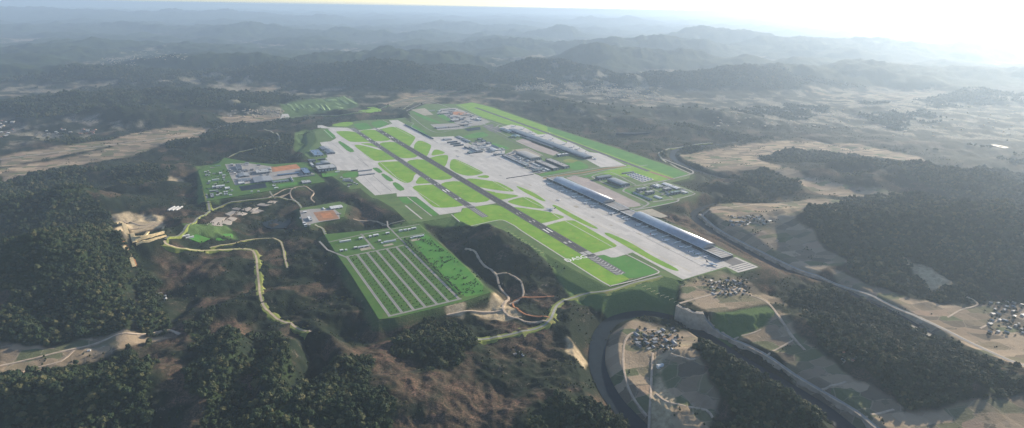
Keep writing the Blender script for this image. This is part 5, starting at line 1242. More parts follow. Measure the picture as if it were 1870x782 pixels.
# ------------------------------------------------------------------ aircraft
def make_plane(tailmat):
    e = bpy.data.objects.new('airliner', None); link(e)
    L, R = 46.0, 2.3
    prof = [(-23, 0.25, 1.3), (-20, 0.7, 1.1), (-15, 1.5, .6), (-9, R, 0), (12, R, 0), (17, R * .96, -.05), (20, R * .78, -.25), (22, R * .45, -.5), (23, .12, -.65)]
    n = 12; v, f = [], []
    for (px, r, dz) in prof:
        for i in range(n):
            a = 2 * math.pi * i / n; v.append((px, r * math.cos(a), 4.3 + dz + r * math.sin(a)))
    for k in range(len(prof) - 1):
        for i in range(n):
            a, b = k * n + i, k * n + (i + 1) % n; f.append((a, b, b + n, a + n))
    f += [tuple(range(n - 1, -1, -1)), tuple(range((len(prof) - 1) * n, len(prof) * n))]
    fu = mesh_obj('fuselage', v, f, 'fuselage_white', e, smooth=True)
    mesh_obj('cockpit_glass', [(20.1, -1.5, 5.2), (20.1, 1.5, 5.2), (21.5, 1.0, 4.6), (21.5, -1.0, 4.6)], [(0, 3, 2, 1)], 'glass_dark', fu)
    def wing(name, root, tip, y0, y1, z0, z1, th, mat):
        for sg in (-1, 1):
            (r0, r1), (p0, p1) = root, tip
            v = [(r0, sg * y0, z0), (r1, sg * y0, z0), (p1, sg * y1, z1), (p0, sg * y1, z1), (r0, sg * y0, z0 + th), (r1, sg * y0, z0 + th), (p1, sg * y1, z1 + th * .3), (p0, sg * y1, z1 + th * .3)]
            fs = [(0, 1, 2, 3), (7, 6, 5, 4), (0, 4, 5, 1), (1, 5, 6, 2), (2, 6, 7, 3), (3, 7, 4, 0)]
            mesh_obj(name, v, fs if sg < 0 else [q[::-1] for q in fs], mat, e)
    wing('wing', (-4.5, 6.5), (-9.5, -6.8), 1.6, 21.5, 2.6, 4.6, .9, 'wing_grey')
    wing('tailplane', (-20.5, -16.5), (-22.5, -20.5), .9, 8.2, 5.2, 5.8, .5, 'wing_grey')
    v = [(-21.5, -.25, 5.6), (-15, -.25, 6.1), (-20.8, -.15, 13.6), (-23.6, -.15, 13.6), (-21.5, .25, 5.6), (-15, .25, 6.1), (-20.8, .15, 13.6), (-23.6, .15, 13.6)]
    mesh_obj('fin', v, [(0, 1, 2, 3), (7, 6, 5, 4), (0, 4, 5, 1), (1, 5, 6, 2), (2, 6, 7, 3), (3, 7, 4, 0)], tailmat, e)
    for sg in (-1, 1):
        vv, ff = ring(1.25, 1.05, -2.3, 2.3, 10); mesh_obj('engine', [(z + 3.6, sg * 7.2 + yy, 2.0 + xx) for xx, yy, z in vv], ff, 'engine_dark', e)
        mesh_obj('main_gear', *box_vf(-2.3, -.7, sg * 3.2 - .5, sg * 3.2 + .5, 0, 2.6), 'tyre', e)
    mesh_obj('nose_gear', *box_vf(16.4, 17.4, -.35, .35, 0, 2.5), 'tyre', e)
    return e
PROTO = {m: make_plane(m) for m in ('tail_navy', 'tail_red', 'tail_dark', 'tail_green')}
_used = set()
def plane(px, py, heading, tail, label, scale=1.0, z=0.35):
    src = PROTO[tail]
    if tail in _used: o = copy_tree(src)
    else: o = src; _used.add(tail)
    x, y = G(px, py); o.location = (x, y, z); o.rotation_euler = (0, 0, heading); o.scale = (scale,) * 3
    tag(o, label, 'airplane', 'airliners on the aprons')
    return o
NIN = PSI + math.pi / 2
for i, (px, py, tl, sc) in enumerate([(1003, 337, 'tail_dark', 1.05), (1026, 350, 'tail_navy', .9), (1048, 361, 'tail_navy', 1.0), (1069, 372, 'tail_dark', 1.0), (1082, 378, 'tail_navy', .95), (1117, 391, 'tail_dark', 1.1)]):
    plane(px, py, NIN + (0.12 if i % 2 else -0.1), tl, f'white airliner parked at the upper arched terminal, {ORD[i]} from its far end', sc)
for i, (px, py, tl, sc) in enumerate([(1145, 402, 'tail_dark', 1.0), (1165, 413, 'tail_navy', .95), (1194, 430, 'tail_red', 1.05), (1217, 440, 'tail_navy', 1.0), (1244, 452, 'tail_dark', .9), (1262, 461, 'tail_navy', .95), (1274, 465, 'tail_green', .9), (1288, 470, 'tail_dark', .85)]):
    plane(px, py, NIN + (0.1 if i % 2 else -0.08), tl, f'white airliner parked at the lower arched terminal, {ORD[i]} from its far end', sc)
plane(1300, 484, PSI + 0.35, 'tail_dark', 'white airliner standing alone near the open end of the apron', 1.2)
plane(1005.5, 383.5, PSI + 1.05 + math.pi, 'tail_navy', 'large blue-tailed airliner taxiing between the grass islands', 1.2)
plane(1020, 366, NIN + 0.3, 'tail_dark', 'small airliner crossing the open apron above the taxiing one', .75)
for i, (px, py) in enumerate([(937, 232), (953, 236.5), (969, 243), (975, 245.5), (990, 250), (1005, 256), (1030, 264), (1044, 270), (1053, 273.5), (1066, 280)]):
    plane(px, py, PSI - math.pi / 2 + random.uniform(-.2, .2), ['tail_navy', 'tail_dark', 'tail_red', 'tail_navy'][i % 4], f'airliner on the far apron behind the older terminal, {ORD[i]} from its far end', 1.1)
plane(1086, 291, PSI, 'tail_dark', 'lone airliner on the empty near end of the far apron', 1.1)
plane(836, 286.5, PSI + 0.6, 'tail_dark', 'small plane parked below the three arched hangars', .6)

# ------------------------------------------------------------------ terminal hinterland
for v_, a_, c_, h_, rf, rm, wm, nm, lb in [
    ('T', (178, 205), (372, 200), 20, 'arch', 'roof_slate', 'wall_dark', 'sports_hall', 'barrel-roofed hall lying across, behind the upper terminal parking'),
    ('T', (320, 235), (590, 285), 22, 'arch', 'roof_grey', 'wall_dark', 'sports_hall', 'larger barrel-roofed hall lying lengthwise behind the upper terminal parking'),
    ('T', (490, 165), (640, 150), 9, 'gable', 'roof_slate', 'wall_grey', 'shed', 'slate shed at the head of the solar tile field'),
    ('T', (660, 355), (788, 350), 16, 'flat', 'roof_pale', 'wall_grey', 'office', 'upper left pale office block in the landside loop'),
    ('T', (765, 388), (885, 388), 16, 'flat', 'roof_pale', 'wall_grey', 'office', 'second pale office block in the landside loop'),
    ('T', (625, 395), (860, 478), 9, 'gable', 'roof_pale', 'wall_white', 'depot', 'long pale depot along the left of the landside loop'),
    ('T', (870, 438), (985, 462), 8, 'gable', 'roof_white', 'wall_white', 'depot', 'white striped depot at the right of the long pale depot'),
    ('T', (855, 308), (985, 325), 9, 'flat', 'roof_white', 'wall_white', 'depot', 'white depot at the upper left of the corner block group'),
    ('T', (965, 288), (1200, 345), 9, 'gable', 'roof_white', 'wall_grey', 'depot', 'long white ridge depot along the far side of the corner group'),
    ('T', (975, 350), (1090, 352), 14, 'flat', 'roof_pale', 'wall_grey', 'office', 'pale office in the middle of the corner group'),
    ('T', (1065, 395), (1195, 388), 14, 'flat', 'roof_teal', 'wall_grey', 'office', 'grey-green office at the near side of the corner group'),
    ('T', (1185, 385), (1285, 400), 6, 'flat', 'roof_white', 'wall_white', 'store', 'low white store at the outer end of the corner group'),
]: bl(v_, a_, c_, h_, rf, rm, wm, nm, lb)
# solar tiles: diamond lattice of dark panels
e0 = G(*V('T', 700, 220)); solar = empty('solar_field', *e0, 0.3, PSI); tag(solar, 'lattice of dark solar tiles between the far grass and the landside road', 'solar field')
ss0, tt0 = ST(*V('T', 545, 190)); ss1, tt1 = ST(*V('T', 850, 250)); sc0, tc0 = ST(*V('T', 700, 220))
mesh_obj('gravel_bed', [(a - sc0, b - tc0, 0) for a, b in (ST(*V('T', *q)) for q in [(535, 190), (735, 282), (880, 248), (640, 165)])], [(0, 1, 2, 3)], 'taxi_concrete', solar)
cor = [np.array(ST(*V('T', *q))) - (sc0, tc0) for q in [(540, 190), (640, 166), (875, 247), (737, 278)]]
for i in range(6):
    for j in range(4):
        u, w = (i + .5) / 6, (j + .5) / 4
        p = (cor[0] * (1 - u) + cor[3] * u) * (1 - w) + (cor[1] * (1 - u) + cor[2] * u) * w
        du = (cor[3] - cor[0]) / 6 * .40; dw = (cor[1] - cor[0]) / 4 * .40
        q = [p - du, p - dw, p + du, p + dw]
        v = [(*k, .6) for k in q] + [(*k, 2.2) for k in q]
        mesh_obj('solar_tile', v, [(4, 5, 6, 7), (0, 1, 5, 4), (1, 2, 6, 5), (2, 3, 7, 6), (3, 0, 4, 7)], 'panel_blue', solar)
for pts, w in (([('T', 140, 215), ('T', 160, 200), ('T', 300, 165), ('T', 400, 175), ('T', 660, 310)], 9), ([('T', 140, 215), ('T', 180, 240), ('T', 420, 340), ('T', 640, 325), ('T', 940, 275), ('T', 1290, 190), ('T', 1340, 160), ('T', 1290, 125), ('T', 980, 0)], 13),
               ([('T', 640, 325), ('T', 540, 350), ('T', 510, 385), ('T', 560, 410), ('T', 780, 510), ('T', 800, 545), ('T', 700, 590), ('T', 600, 590)], 12), ([('T', 740, 310), ('T', 1000, 420), ('T', 1100, 470)], 10),
               ([('T', 440, 650), ('T', 700, 600), ('T', 900, 565), ('T', 1160, 505), ('T', 1120, 480), ('T', 860, 515)], 12), ([('T', 1150, 480), ('T', 1350, 425), ('T', 1340, 405), ('T', 1220, 350), ('T', 980, 275)], 9),
               ([('T', 60, 225), ('T', 250, 320), ('T', 520, 450), ('T', 760, 560)], 6)):
    flat_road('landside_road', [G(*V(*q)) for q in pts], w, Z_GRASS + 0.15, 'road_asphalt')

# ------------------------------------------------------------------ approach light bars
def light_bar(x, y, z, rz, label, grp, w=9.0):
    v, f = join(box_vf(-.5, .5, -w, w, 1.2, 1.9, True), box_vf(-.4, .4, -w * .8 - .4, -w * .8 + .4, -3, 1.2), box_vf(-.4, .4, w * .8 - .4, w * .8 + .4, -3, 1.2))
    e = mesh_obj('approach_light_bar', v, f, 'light_yellow'); e.location = (x, y, z); e.rotation_euler = (0, 0, rz); tag(e, label, 'approach light', grp); return e
for i in range(15):
    q = i / 14; px, py = 905 + q * 84, 407.5 + q * 55
    x, y = land_at(px, py); light_bar(x, y, ground(x, y)[0] + 1.0, PSI, f'pale approach light bar on the grassy slope, {ORD[i]} from the second runway end', 'approach lights on the grassy slope')
for i in range(11):
    q = i / 10; px, py = 1151 + q * 83, 511 + q * 44
    x, y = land_at(px, py); light_bar(x, y, max(ground(x, y)[0], -30) + 1.2, PSI, f'pale approach light bar below the perimeter track, {ORD[i]} from the wide runway', 'approach lights below the perimeter track', 11)
bx0 = G(*V('U', 40, 490)); bx1 = G(*V('U', 470, 425)); d = math.atan2(bx1[1] - bx0[1], bx1[0] - bx0[0]); Lw = math.dist(bx0, bx1)
wl = empty('blast_wall', *bx0, 0.2, d); tag(wl, 'dark low wall running across the big right apron', 'wall')
for k in range(12): mesh_obj('panel', *box_vf(k * Lw / 12 + .2, (k + 1) * Lw / 12 - .2, -2.5, 2.5, 0, 3.2), 'worn_asphalt', wl)

# ------------------------------------------------------------------ water
for path, w, wlv in RIVERS:
    v, f = strip_mesh(smooth_path(path, step=25.0), w * 1.75, wlv)
    structure(mesh_obj('river', v, f, 'river_water'))
def drape_sheet(name, px_pts, mat, lift=1.2, level=False, cut=0):
    xy = LP(px_pts)
    if cut: xy = chaikin(xy, cut)
    xy = ccw([tuple(map(float, p)) for p in xy])
    z = ground([p[0] for p in xy], [p[1] for p in xy])
    zz = np.full(len(xy), z.max() + 0.3) if level else z + lift
    n = len(xy)
    v = [(p[0], p[1], zz[i]) for i, p in enumerate(xy)] + [(p[0], p[1], z[i] - 3) for i, p in enumerate(xy)]
    cxy = np.mean(xy, axis=0); c_i = len(v); cz = zz.max() if level else max(float(ground(*cxy)[0]) + lift, float(zz.mean()))
    v.append((*cxy, cz))
    f = [(i, (i + 1) % n, c_i) for i in range(n)] + [(i, i + n, (i + 1) % n + n, (i + 1) % n) for i in range(n)]
    return structure(mesh_obj(name, v, f, mat))
def W2(x0, y0, k, pts): return [(x0 + a / k, y0 + b / k) for a, b in pts]
drape_sheet('reservoir', W2(360, 350, 6.518, [(770, 375), (900, 345), (1010, 322), (1120, 335), (1090, 400), (1040, 450), (900, 448), (800, 430)]), 'river_water', level=True, cut=1)
drape_sheet('oxbow_lake', [(1118, 246), (1150, 248.5), (1186, 244), (1192, 241), (1160, 243)], 'river_water', level=True, cut=1)
drape_sheet('pond', [(1805, 266), (1832, 272), (1845, 270), (1820, 265)], 'river_water', level=True, cut=1)

# ------------------------------------------------------------------ roads laid over the land
def road(name, px_pts, w, mat, verge=0.0, vmat='grass_verge', lift=0.8):
    p = smooth_path(LP(px_pts), step=13.0)
    d = np.gradient(p, axis=0); d /= np.linalg.norm(d, axis=1)[:, None] + 1e-9
    nr_ = np.stack([-d[:, 1], d[:, 0]], 1)
    zs = np.max([ground(*(p + nr_ * k).T) for k in (-w * .5, 0, w * .5)], axis=0)
    k_ = np.ones(7) / 7; sm = np.convolve(np.pad(zs, 3, 'edge'), k_, 'valid')
    z = np.maximum(sm, zs) + lift
    n = len(p)
    def row(off, zz): q = p + nr_ * off; return [(q[i, 0], q[i, 1], zz[i]) for i in range(n)]
    v = row(w / 2, z) + row(-w / 2, z)
    o = structure(mesh_obj(name, v, [(i + n, i + 1 + n, i + 1, i) for i in range(n - 1)], mat))
    ve = max(verge, 1.0); rows = []
    gl = ground(*(p + nr_ * (w / 2 + ve)).T) - 2.5; gr = ground(*(p - nr_ * (w / 2 + ve)).T) - 2.5
    wob = 1 + 0.4 * np.sin(np.arange(n) * 0.7) + 0.25 * np.sin(np.arange(n) * 1.9)
    v = row(w / 2 - .05, z - .15); v += row(w / 2 + ve * .55, z - .4 - ve * .04); q = p + nr_ * (w / 2 + ve * wob)[:, None]; v += [(q[i, 0], q[i, 1], gl[i]) for i in range(n)]
    v += row(-w / 2 + .05, z - .15); v += row(-w / 2 - ve * .55, z - .4 - ve * .04); q = p - nr_ * (w / 2 + ve * wob)[:, None]; v += [(q[i, 0], q[i, 1], gr[i]) for i in range(n)]
    f = []
    for a in (0, 1): f += [(a * n + i, a * n + i + 1, (a + 1) * n + i + 1, (a + 1) * n + i) for i in range(n - 1)]
    for a in (3, 4): f += [((a + 1) * n + i, (a + 1) * n + i + 1, a * n + i + 1, a * n + i) for i in range(n - 1)]
    mesh_obj('verge', v, f, vmat if verge else mat, o)
    return o
road('road', [(300, 440), (308, 449), (340, 455), (400, 456), (450, 456), (467, 468), (472, 510), (478, 550), (500, 580), (540, 600), (568, 607)], 8, 'dirt_track', 16)
road('road', [(383, 453), (420, 447), (470, 437), (505, 438), (516, 450), (520, 470), (525, 490)], 6, 'dirt_track', 5)
road('road', [(302, 438), (340, 414), (380, 388), (400, 379), (440, 368), (490, 362), (520, 364), (545, 372), (556, 388), (566, 402), (576, 411), (590, 421), (599, 433)], 9, 'road_asphalt', 5)
road('road', [(383, 384), (380, 368), (374, 345), (368, 315)], 11, 'road_asphalt', 12)
road('road', [(415, 288), (430, 281), (480, 268), (505, 260), (510, 250), (495, 240), (482, 236)], 9, 'road_asphalt', 4)
road('road', [(436, 354), (425, 320), (413, 290)], 10, 'road_asphalt', 3)
road('road', [(487, 346), (500, 362)], 8, 'road_asphalt', 3)
road('road', [(872, 620), (930, 612), (985, 600), (1006, 582), (1020, 556), (1060, 541), (1110, 531), (1160, 516), (1226, 501)], 9, 'road_asphalt', 17)
road('track', [(850, 455), (868, 460), (880, 480), (905, 500), (912, 522), (929, 545), (918, 560), (928, 577), (962, 590), (998, 586)], 6, 'dirt_track', 3, 'dirt_track')
road('track', [(1004, 580), (962, 575), (938, 561), (946, 546), (1012, 541)], 5, 'orange_dirt', 2, 'orange_dirt')
road('track', [(905, 502), (930, 500), (950, 512), (955, 540), (930, 556)], 4, 'dirt_track', 3, 'dirt_track')
road('track', [(815, 575), (860, 568), (895, 572), (920, 566)], 5, 'dirt_track', 3, 'dirt_track')
road('road', [(708, 413), (716, 408), (750, 402), (800, 396)], 7, 'road_asphalt', 3)
road('track', [(645, 400), (680, 404), (708, 411)], 5, 'dirt_track', 2, 'dirt_track')
road('road', [(1278, 392), (1292, 404), (1320, 425), (1380, 456), (1450, 490), (1500, 508), (1560, 531), (1620, 556), (1700, 590), (1780, 630), (1868, 668), (1900, 684)], 11, 'road_asphalt', 8, 'dirt_track')
road('road', [(1236, 566), (1270, 580), (1288, 600), (1330, 618), (1400, 650), (1450, 685), (1500, 715), (1560, 750), (1610, 790), (1640, 810)], 9, 'road_asphalt', 8, 'dirt_track')
road('road', [(1235, 566), (1262, 548), (1300, 538), (1340, 530), (1360, 536), (1400, 552), (1430, 590), (1470, 640)], 7, 'dirt_track', 2, 'dirt_track')
road('track', [(0, 668), (60, 655), (130, 638), (190, 622), (250, 610), (300, 604), (330, 610)], 6, 'dirt_track', 3, 'dirt_track')
road('track', [(0, 692), (60, 674), (110, 660), (135, 640)], 5, 'dirt_track', 2, 'dirt_track')
road('track', [(1200, 602), (1160, 606), (1142, 622), (1138, 660), (1143, 692), (1156, 726), (1182, 762)], 5, 'dirt_track', 2, 'dirt_track')
road('track', [(1192, 645), (1189, 700), (1186, 760), (1185, 800)], 5, 'dirt_track', 2, 'dirt_track')
road('track', [(1198, 720), (1218, 734), (1250, 741), (1290, 750), (1302, 765)], 5, 'dirt_track', 2, 'dirt_track')
road('track', [(1225, 648), (1258, 656), (1270, 655)], 4, 'dirt_track', 2, 'dirt_track')
road('road', [(1262, 318), (1230, 303), (1207, 288), (1204, 279), (1218, 273), (1250, 268), (1300, 262)], 12, 'road_asphalt', 6)
road('track', [(1340, 622), (1368, 610), (1390, 602)], 4, 'dirt_track', 2, 'dirt_track'); road('track', [(1400, 652), (1425, 635), (1450, 620)], 4, 'dirt_track', 2, 'dirt_track')
road('track', [(1574, 768), (1600, 756), (1632, 748)], 5, 'dirt_track', 2, 'dirt_track'); road('track', [(1500, 715), (1530, 702), (1545, 697)], 5, 'dirt_track', 2, 'dirt_track')
road('track', [(1730, 580), (1755, 566), (1785, 556), (1760, 540)], 5, 'dirt_track', 2, 'dirt_track'); road('track', [(1790, 600), (1815, 588), (1830, 584)], 5, 'dirt_track', 2, 'dirt_track')
road('track', [(1282, 400), (1290, 388), (1340, 378), (1420, 373), (1500, 378), (1530, 386)], 7, 'dirt_track', 2, 'dirt_track')
road('road', [(505, 219), (560, 211), (650, 206), (720, 190), (760, 179), (880, 160)], 16, 'dark_road', 10, 'grass_dull')
road('road', [(0, 292), (120, 276), (300, 252), (420, 228), (505, 219)], 12, 'road_asphalt', 6, 'dirt_track')
road('track', [(735, 200), (760, 186), (800, 184)], 8, 'road_asphalt', 4)
for pts in ([(545, 372), (530, 350), (555, 340), (573, 352)], [(573, 352), (568, 362), (575, 370)], [(500, 362), (530, 352)], [(490, 362), (520, 346), (540, 344)]):
    road('track', pts, 5, 'dirt_track', 2, 'dirt_track')

# benches of the yellow cutting in the left hillside
for q, w, m in (([(206, 411), (222, 407), (231, 424), (247, 448)], 14, 'cut_sand'), ([(248, 447), (275, 439), (303, 431)], 7, 'cut_sand'), ([(247, 441), (275, 431), (299, 424)], 9, 'cut_sand'), ([(244, 434), (270, 424), (299, 415)], 8, 'cut_sand'),
                ([(236, 418), (262, 416), (298, 407)], 7, 'dirt_track'), ([(226, 404), (245, 408), (262, 412), (285, 406)], 6, 'dirt_track'), ([(220, 442), (228, 452), (238, 470), (246, 490)], 12, 'cut_sand'), ([(224, 440), (234, 455), (243, 472), (249, 488)], 6, 'orange_dirt')):
    road('quarry_bench', q, w, m, 2, m, 1.6)

# ------------------------------------------------------------------ plots, fairways
for q in ([(110, 400), (232, 310), (350, 312), (240, 388), (200, 408)], [(205, 410), (320, 342), (425, 350), (400, 398), (280, 415)], [(330, 270), (420, 232), (490, 242), (390, 292)], [(345, 338), (400, 300), (480, 320), (430, 350)],
          [(440, 272), (510, 242), (600, 262), (540, 292)], [(410, 212), (450, 192), (520, 202), (490, 226)], [(522, 222), (620, 187), (655, 200), (600, 240)], [(625, 242), (665, 205), (735, 190), (720, 205), (660, 245)],
          [(640, 262), (720, 212), (800, 232), (740, 252)], [(700, 166), (760, 140), (885, 156), (822, 176)], [(832, 135), (870, 112), (960, 116), (920, 142)]):
    drape_sheet('pale_plot', W2(360, 350, 6.518, q), 'greenhouse', 2.2)
drape_sheet('sports_field', W2(180, 380, 6.518, [(1080, 368), (1160, 312), (1335, 368), (1212, 418)]), 'grass_mid', 1.0)
drape_sheet('meadow', W2(360, 350, 6.518, [(200, 575), (330, 500), (430, 500), (420, 560), (290, 590)]), 'grass_mid', 0.8, cut=1)
for q in ([(170, 235), (215, 228), (312, 318), (282, 332)], [(285, 228), (322, 234), (385, 308), (352, 316)], [(368, 240), (402, 245), (478, 298), (440, 312)], [(478, 248), (522, 254), (592, 318), (552, 322)], [(588, 238), (622, 245), (702, 308), (664, 312)],
          [(640, 234), (682, 244), (750, 318), (712, 326)], [(718, 240), (760, 258), (812, 306), (790, 326)], [(700, 182), (860, 164), (912, 184), (800, 192)], [(868, 140), (930, 150), (1092, 238), (1022, 242)], [(968, 124), (1010, 124), (1204, 238), (1152, 242)],
          [(858, 214), (900, 224), (985, 264), (920, 262)], [(826, 248), (900, 268), (1012, 288), (940, 296)]):
    drape_sheet('fairway', W2(500, 160, 7.79, q), 'grass_fairway', 3.0, cut=1)
drape_sheet('parade_ground', W2(500, 160, 7.79, [(120, 378), (205, 378), (228, 425), (92, 442)]), 'apron_concrete', 1.5)
drape_sheet('meadow', W2(500, 160, 7.79, [(1180, 330), (1380, 255), (1560, 320), (1430, 350), (1230, 352)]), 'grass_bright', 1.5, cut=1)

# ------------------------------------------------------------------ scattered houses on the land
def house(x, y, L, Wd, h, rz, rmat, wmat, name, label, group, roof='gable'):
    z = float(ground(x, y)[0]); e = empty(name, x, y, z, rz); tag(e, label, 'house' if name != 'greenhouse_shed' else 'shed', group)
    v, f = box_vf(-L / 2, L / 2, -Wd / 2, Wd / 2, -4, h * .65); mesh_obj('wall', v, f[1:], wmat, e)
    mesh_obj('roof', *gable(-L / 2 - .5, L / 2 + .5, -Wd / 2 - .5, Wd / 2 + .5, h * .65, h * .35, 'x'), rmat, e)
    mesh_obj('window', [(-L * .3, -Wd / 2 - .05, h * .25), (L * .3, -Wd / 2 - .05, h * .25), (L * .3, -Wd / 2 - .05, h * .45), (-L * .3, -Wd / 2 - .05, h * .45)], [(0, 1, 2, 3)], 'glass_dark', e)
    return e
HOUSES = []
def hamlet(n, box, mats, label, group, L=(11, 20), h=(5, 8), seed=1):
    r = random.Random(seed); done = []
    x0, y0, x1, y1 = box; tries = 0
    while len(done) < n and tries < 900:
        tries += 1
        p = land_at(r.uniform(x0, x1), r.uniform(y0, y1))
        if any(math.dist(p, q) < 19 for q in done): continue
        done.append(p); HOUSES.append(p); l = r.uniform(*L)
        house(p[0], p[1], l, l * r.uniform(.55, .8), r.uniform(*h), r.choice([PSI, PSI + math.pi / 2]) + r.uniform(-.25, .25), r.choice(mats), r.choice(['wall_tan', 'wall_tan', 'wall_grey']), 'village_house', label, group)
hamlet(26, (1805, 552, 1870, 612), ['roof_tan', 'roof_pale', 'roof_grey', 'roof_slate'], 'house in the hamlet at the right edge of the picture', 'hamlet at the right edge', (10, 18), seed=2)
hamlet(30, (1160, 600, 1238, 640), ['roof_slate', 'roof_grey', 'roof_dark', 'roof_slate'], 'grey-roofed house in the village inside the river bend', 'village inside the river bend', seed=3)
hamlet(34, (1298, 512, 1362, 538), ['roof_tan', 'roof_grey', 'roof_tan'], 'low tan or grey house in the village between the apron end and the fields', 'village below the apron end', (9, 17), (4, 6), seed=4)
hamlet(14, (0, 222, 24, 252), ['roof_white', 'roof_red', 'roof_pale'], 'house in the hamlet at the far left edge of the picture', 'hamlet at the far left edge', (20, 34), (8, 12), seed=5)
hamlet(16, (80, 236, 180, 246), ['roof_white', 'roof_pale', 'roof_red'], 'house in the roadside row below the dark left hill', 'roadside row below the left hill', (18, 30), (7, 10), seed=6)
hamlet(12, (1540, 645, 1580, 660), ['roof_red', 'roof_pale', 'roof_tan'], 'house in the forest clearing at the lower right', 'forest clearing hamlet', (10, 18), seed=7)
hamlet(22, (1330, 395, 1420, 412), ['roof_grey', 'roof_slate', 'roof_pale'], 'house in the village on the tan river terrace', 'village on the river terrace', (12, 22), seed=8)
hamlet(9, (265, 536, 305, 548), ['roof_pale', 'roof_white'], 'pale shed by the clearing between the left woods', 'sheds between the left woods', (10, 16), (4, 6), seed=9)
hamlet(8, (940, 640, 955, 650), ['roof_tan', 'roof_grey'], 'small house in the scrub left of the sandy scar', 'houses in the scrub', (9, 13), (4, 6), seed=10)
for k, (px, py) in enumerate([(338, 431), (346, 434)]):
    x, y = land_at(px, py); house(x, y, 36, 11, 5, PSI + 1.9, 'roof_white', 'wall_white', 'greenhouse_shed', ['upper', 'lower'][k] + ' of two white greenhouse sheds beside the small green field', 'greenhouse sheds')
for k, (px, py) in enumerate([(313, 381), (320, 381), (327, 381)]):
    x, y = land_at(px, py); house(x, y, 60, 11, 5, PSI + 2.6, 'roof_white', 'wall_white', 'greenhouse_shed', ['left', 'middle', 'right'][k] + ' of three long white sheds in the scrub above the yellow cutting', 'long sheds in the scrub')
x, y = land_at(1206, 670); house(x, y, 22, 16, 9, 0.3, 'roof_white', 'wall_white', 'farm_house', 'bright white farm house on the terraced fields in the river bend', None)
x, y = land_at(163, 641); house(x, y, 9, 7, 5, 0.3, 'roof_white', 'wall_white', 'hut', 'tiny white hut by the dirt track at the lower left', None)

# distant towns: too far to tell house from house
def town(boxes, n, name, label):
    v, f = [], []; r = random.Random(3)
    for (x0, y0, x1, y1) in boxes:
        for _ in range(n):
            x, y = land_at(r.uniform(x0, x1), r.uniform(y0, y1)); z = float(ground(x, y)[0]); a = r.uniform(6, 14); b = r.uniform(5, 9); h = r.uniform(5, 10); c, s = math.cos(r.uniform(0, 3)), math.sin(r.uniform(0, 3))
            k = len(v); bv, bf = box_vf(-a, a, -b, b, -3, h); v += [(x + px * c - py * s, y + px * s + py * c, z + pz) for px, py, pz in bv]; f += [tuple(i + k for i in q) for q in bf]
    o = mesh_obj(name, v, f, 'wall_tan'); o['kind'] = 'stuff'; o['label'] = label; o['category'] = 'town'
town([(940, 150, 1010, 166), (1010, 150, 1130, 172), (1100, 160, 1210, 182)], 130, 'distant_town', 'pale scattered town in the valley behind the airport')
town([(185, 106, 250, 120), (240, 92, 345, 110), (415, 200, 520, 214)], 55, 'distant_town', 'pale village houses strung along the far left valleys')
town([(1300, 195, 1560, 235), (1560, 180, 1870, 250)], 70, 'distant_town', 'pale specks of houses across the hazy right plain')

# ------------------------------------------------------------------ trees
from mathutils import noise as mnoise
def crown_mesh(name, mat, seed, rx=5.6, rz=5.2, z0=8.0, sub=3, cards=110, lump=.55):
    r = random.Random(seed); bm = bmesh.new(); bmesh.ops.create_icosphere(bm, subdivisions=sub, radius=1.0)
    off = Vector((seed * 7.1, seed * 3.3, seed * 1.7))
    for v in bm.verts:
        d = v.co.normalized(); n = mnoise.noise(d * 1.7 + off) * lump + mnoise.noise(d * 4.1 + off) * .34 + mnoise.noise(d * 8.0 + off) * .16
        k = 1.0 + n
        v.co = Vector((d.x * rx * k, d.y * rx * k, z0 + d.z * rz * k * (1.0 if d.z > 0 else .62)))
    base = list(bm.verts)
    for _ in range(cards):
        b = r.choice(base); d = (b.co - Vector((0, 0, z0))).normalized(); c = b.co + d * r.uniform(-.3, .8); s = r.uniform(.45, 1.0)
        a1 = Vector((r.gauss(0, 1), r.gauss(0, 1), r.gauss(0, 1))).normalized(); a2 = d.cross(a1).normalized(); a1 = a2.cross(d + a1 * .6).normalized()
        bm.faces.new([bm.verts.new(c + a1 * s), bm.verts.new(c + a2 * s), bm.verts.new(c - a1 * s), bm.verts.new(c - a2 * s)])
    me = bpy.data.meshes.new(name); bm.to_mesh(me); bm.free(); me.materials.append(MATS[mat]); return me
def trunk_mesh(h=7.5, r=.38):
    n = 6; v, f = [], []
    for (z, k, dx) in ((-1.5, 1.5, 0), (0.8, 1.0, 0), (h * .6, .75, .15), (h, .4, .3)):
        v += [(dx + r * k * math.cos(2 * math.pi * i / n), r * k * math.sin(2 * math.pi * i / n), z) for i in range(n)]
    for a in range(3): f += [(a * n + i, a * n + (i + 1) % n, (a + 1) * n + (i + 1) % n, (a + 1) * n + i) for i in range(n)]
    for q in range(4):
        a = q * 1.6 + .4; k = len(v); b = Vector((.15, 0, h * .55)); t = b + Vector((math.cos(a) * 2.6, math.sin(a) * 2.6, 2.2)); s = Vector((-math.sin(a), math.cos(a), 0)) * .13
        v += [tuple(b + s), tuple(b - s), tuple(b + Vector((0, 0, .26))), tuple(t)]; f += [(k, k + 1, k + 3), (k + 1, k + 2, k + 3), (k + 2, k, k + 3)]
    me = bpy.data.meshes.new('trunk'); me.from_pydata(v, [], f); me.materials.append(MATS['bark']); return me
CROWNS = [crown_mesh('crown', 'leaf_broad', 1), crown_mesh('crown', 'leaf_broad', 2, 5.0, 6.2, 8.6), crown_mesh('crown', 'leaf_broad', 3, 6.2, 4.6, 7.6), crown_mesh('crown', 'leaf_dark', 4, 4.6, 6.0, 8.0), crown_mesh('crown', 'leaf_dark', 5, 5.4, 5.4, 8.0)]
GARDEN = [crown_mesh('crown', 'leaf_garden', 6, 3.0, 2.8, 4.2, 2, 50), crown_mesh('crown', 'leaf_garden', 7, 3.4, 2.6, 4.0, 2, 50)]
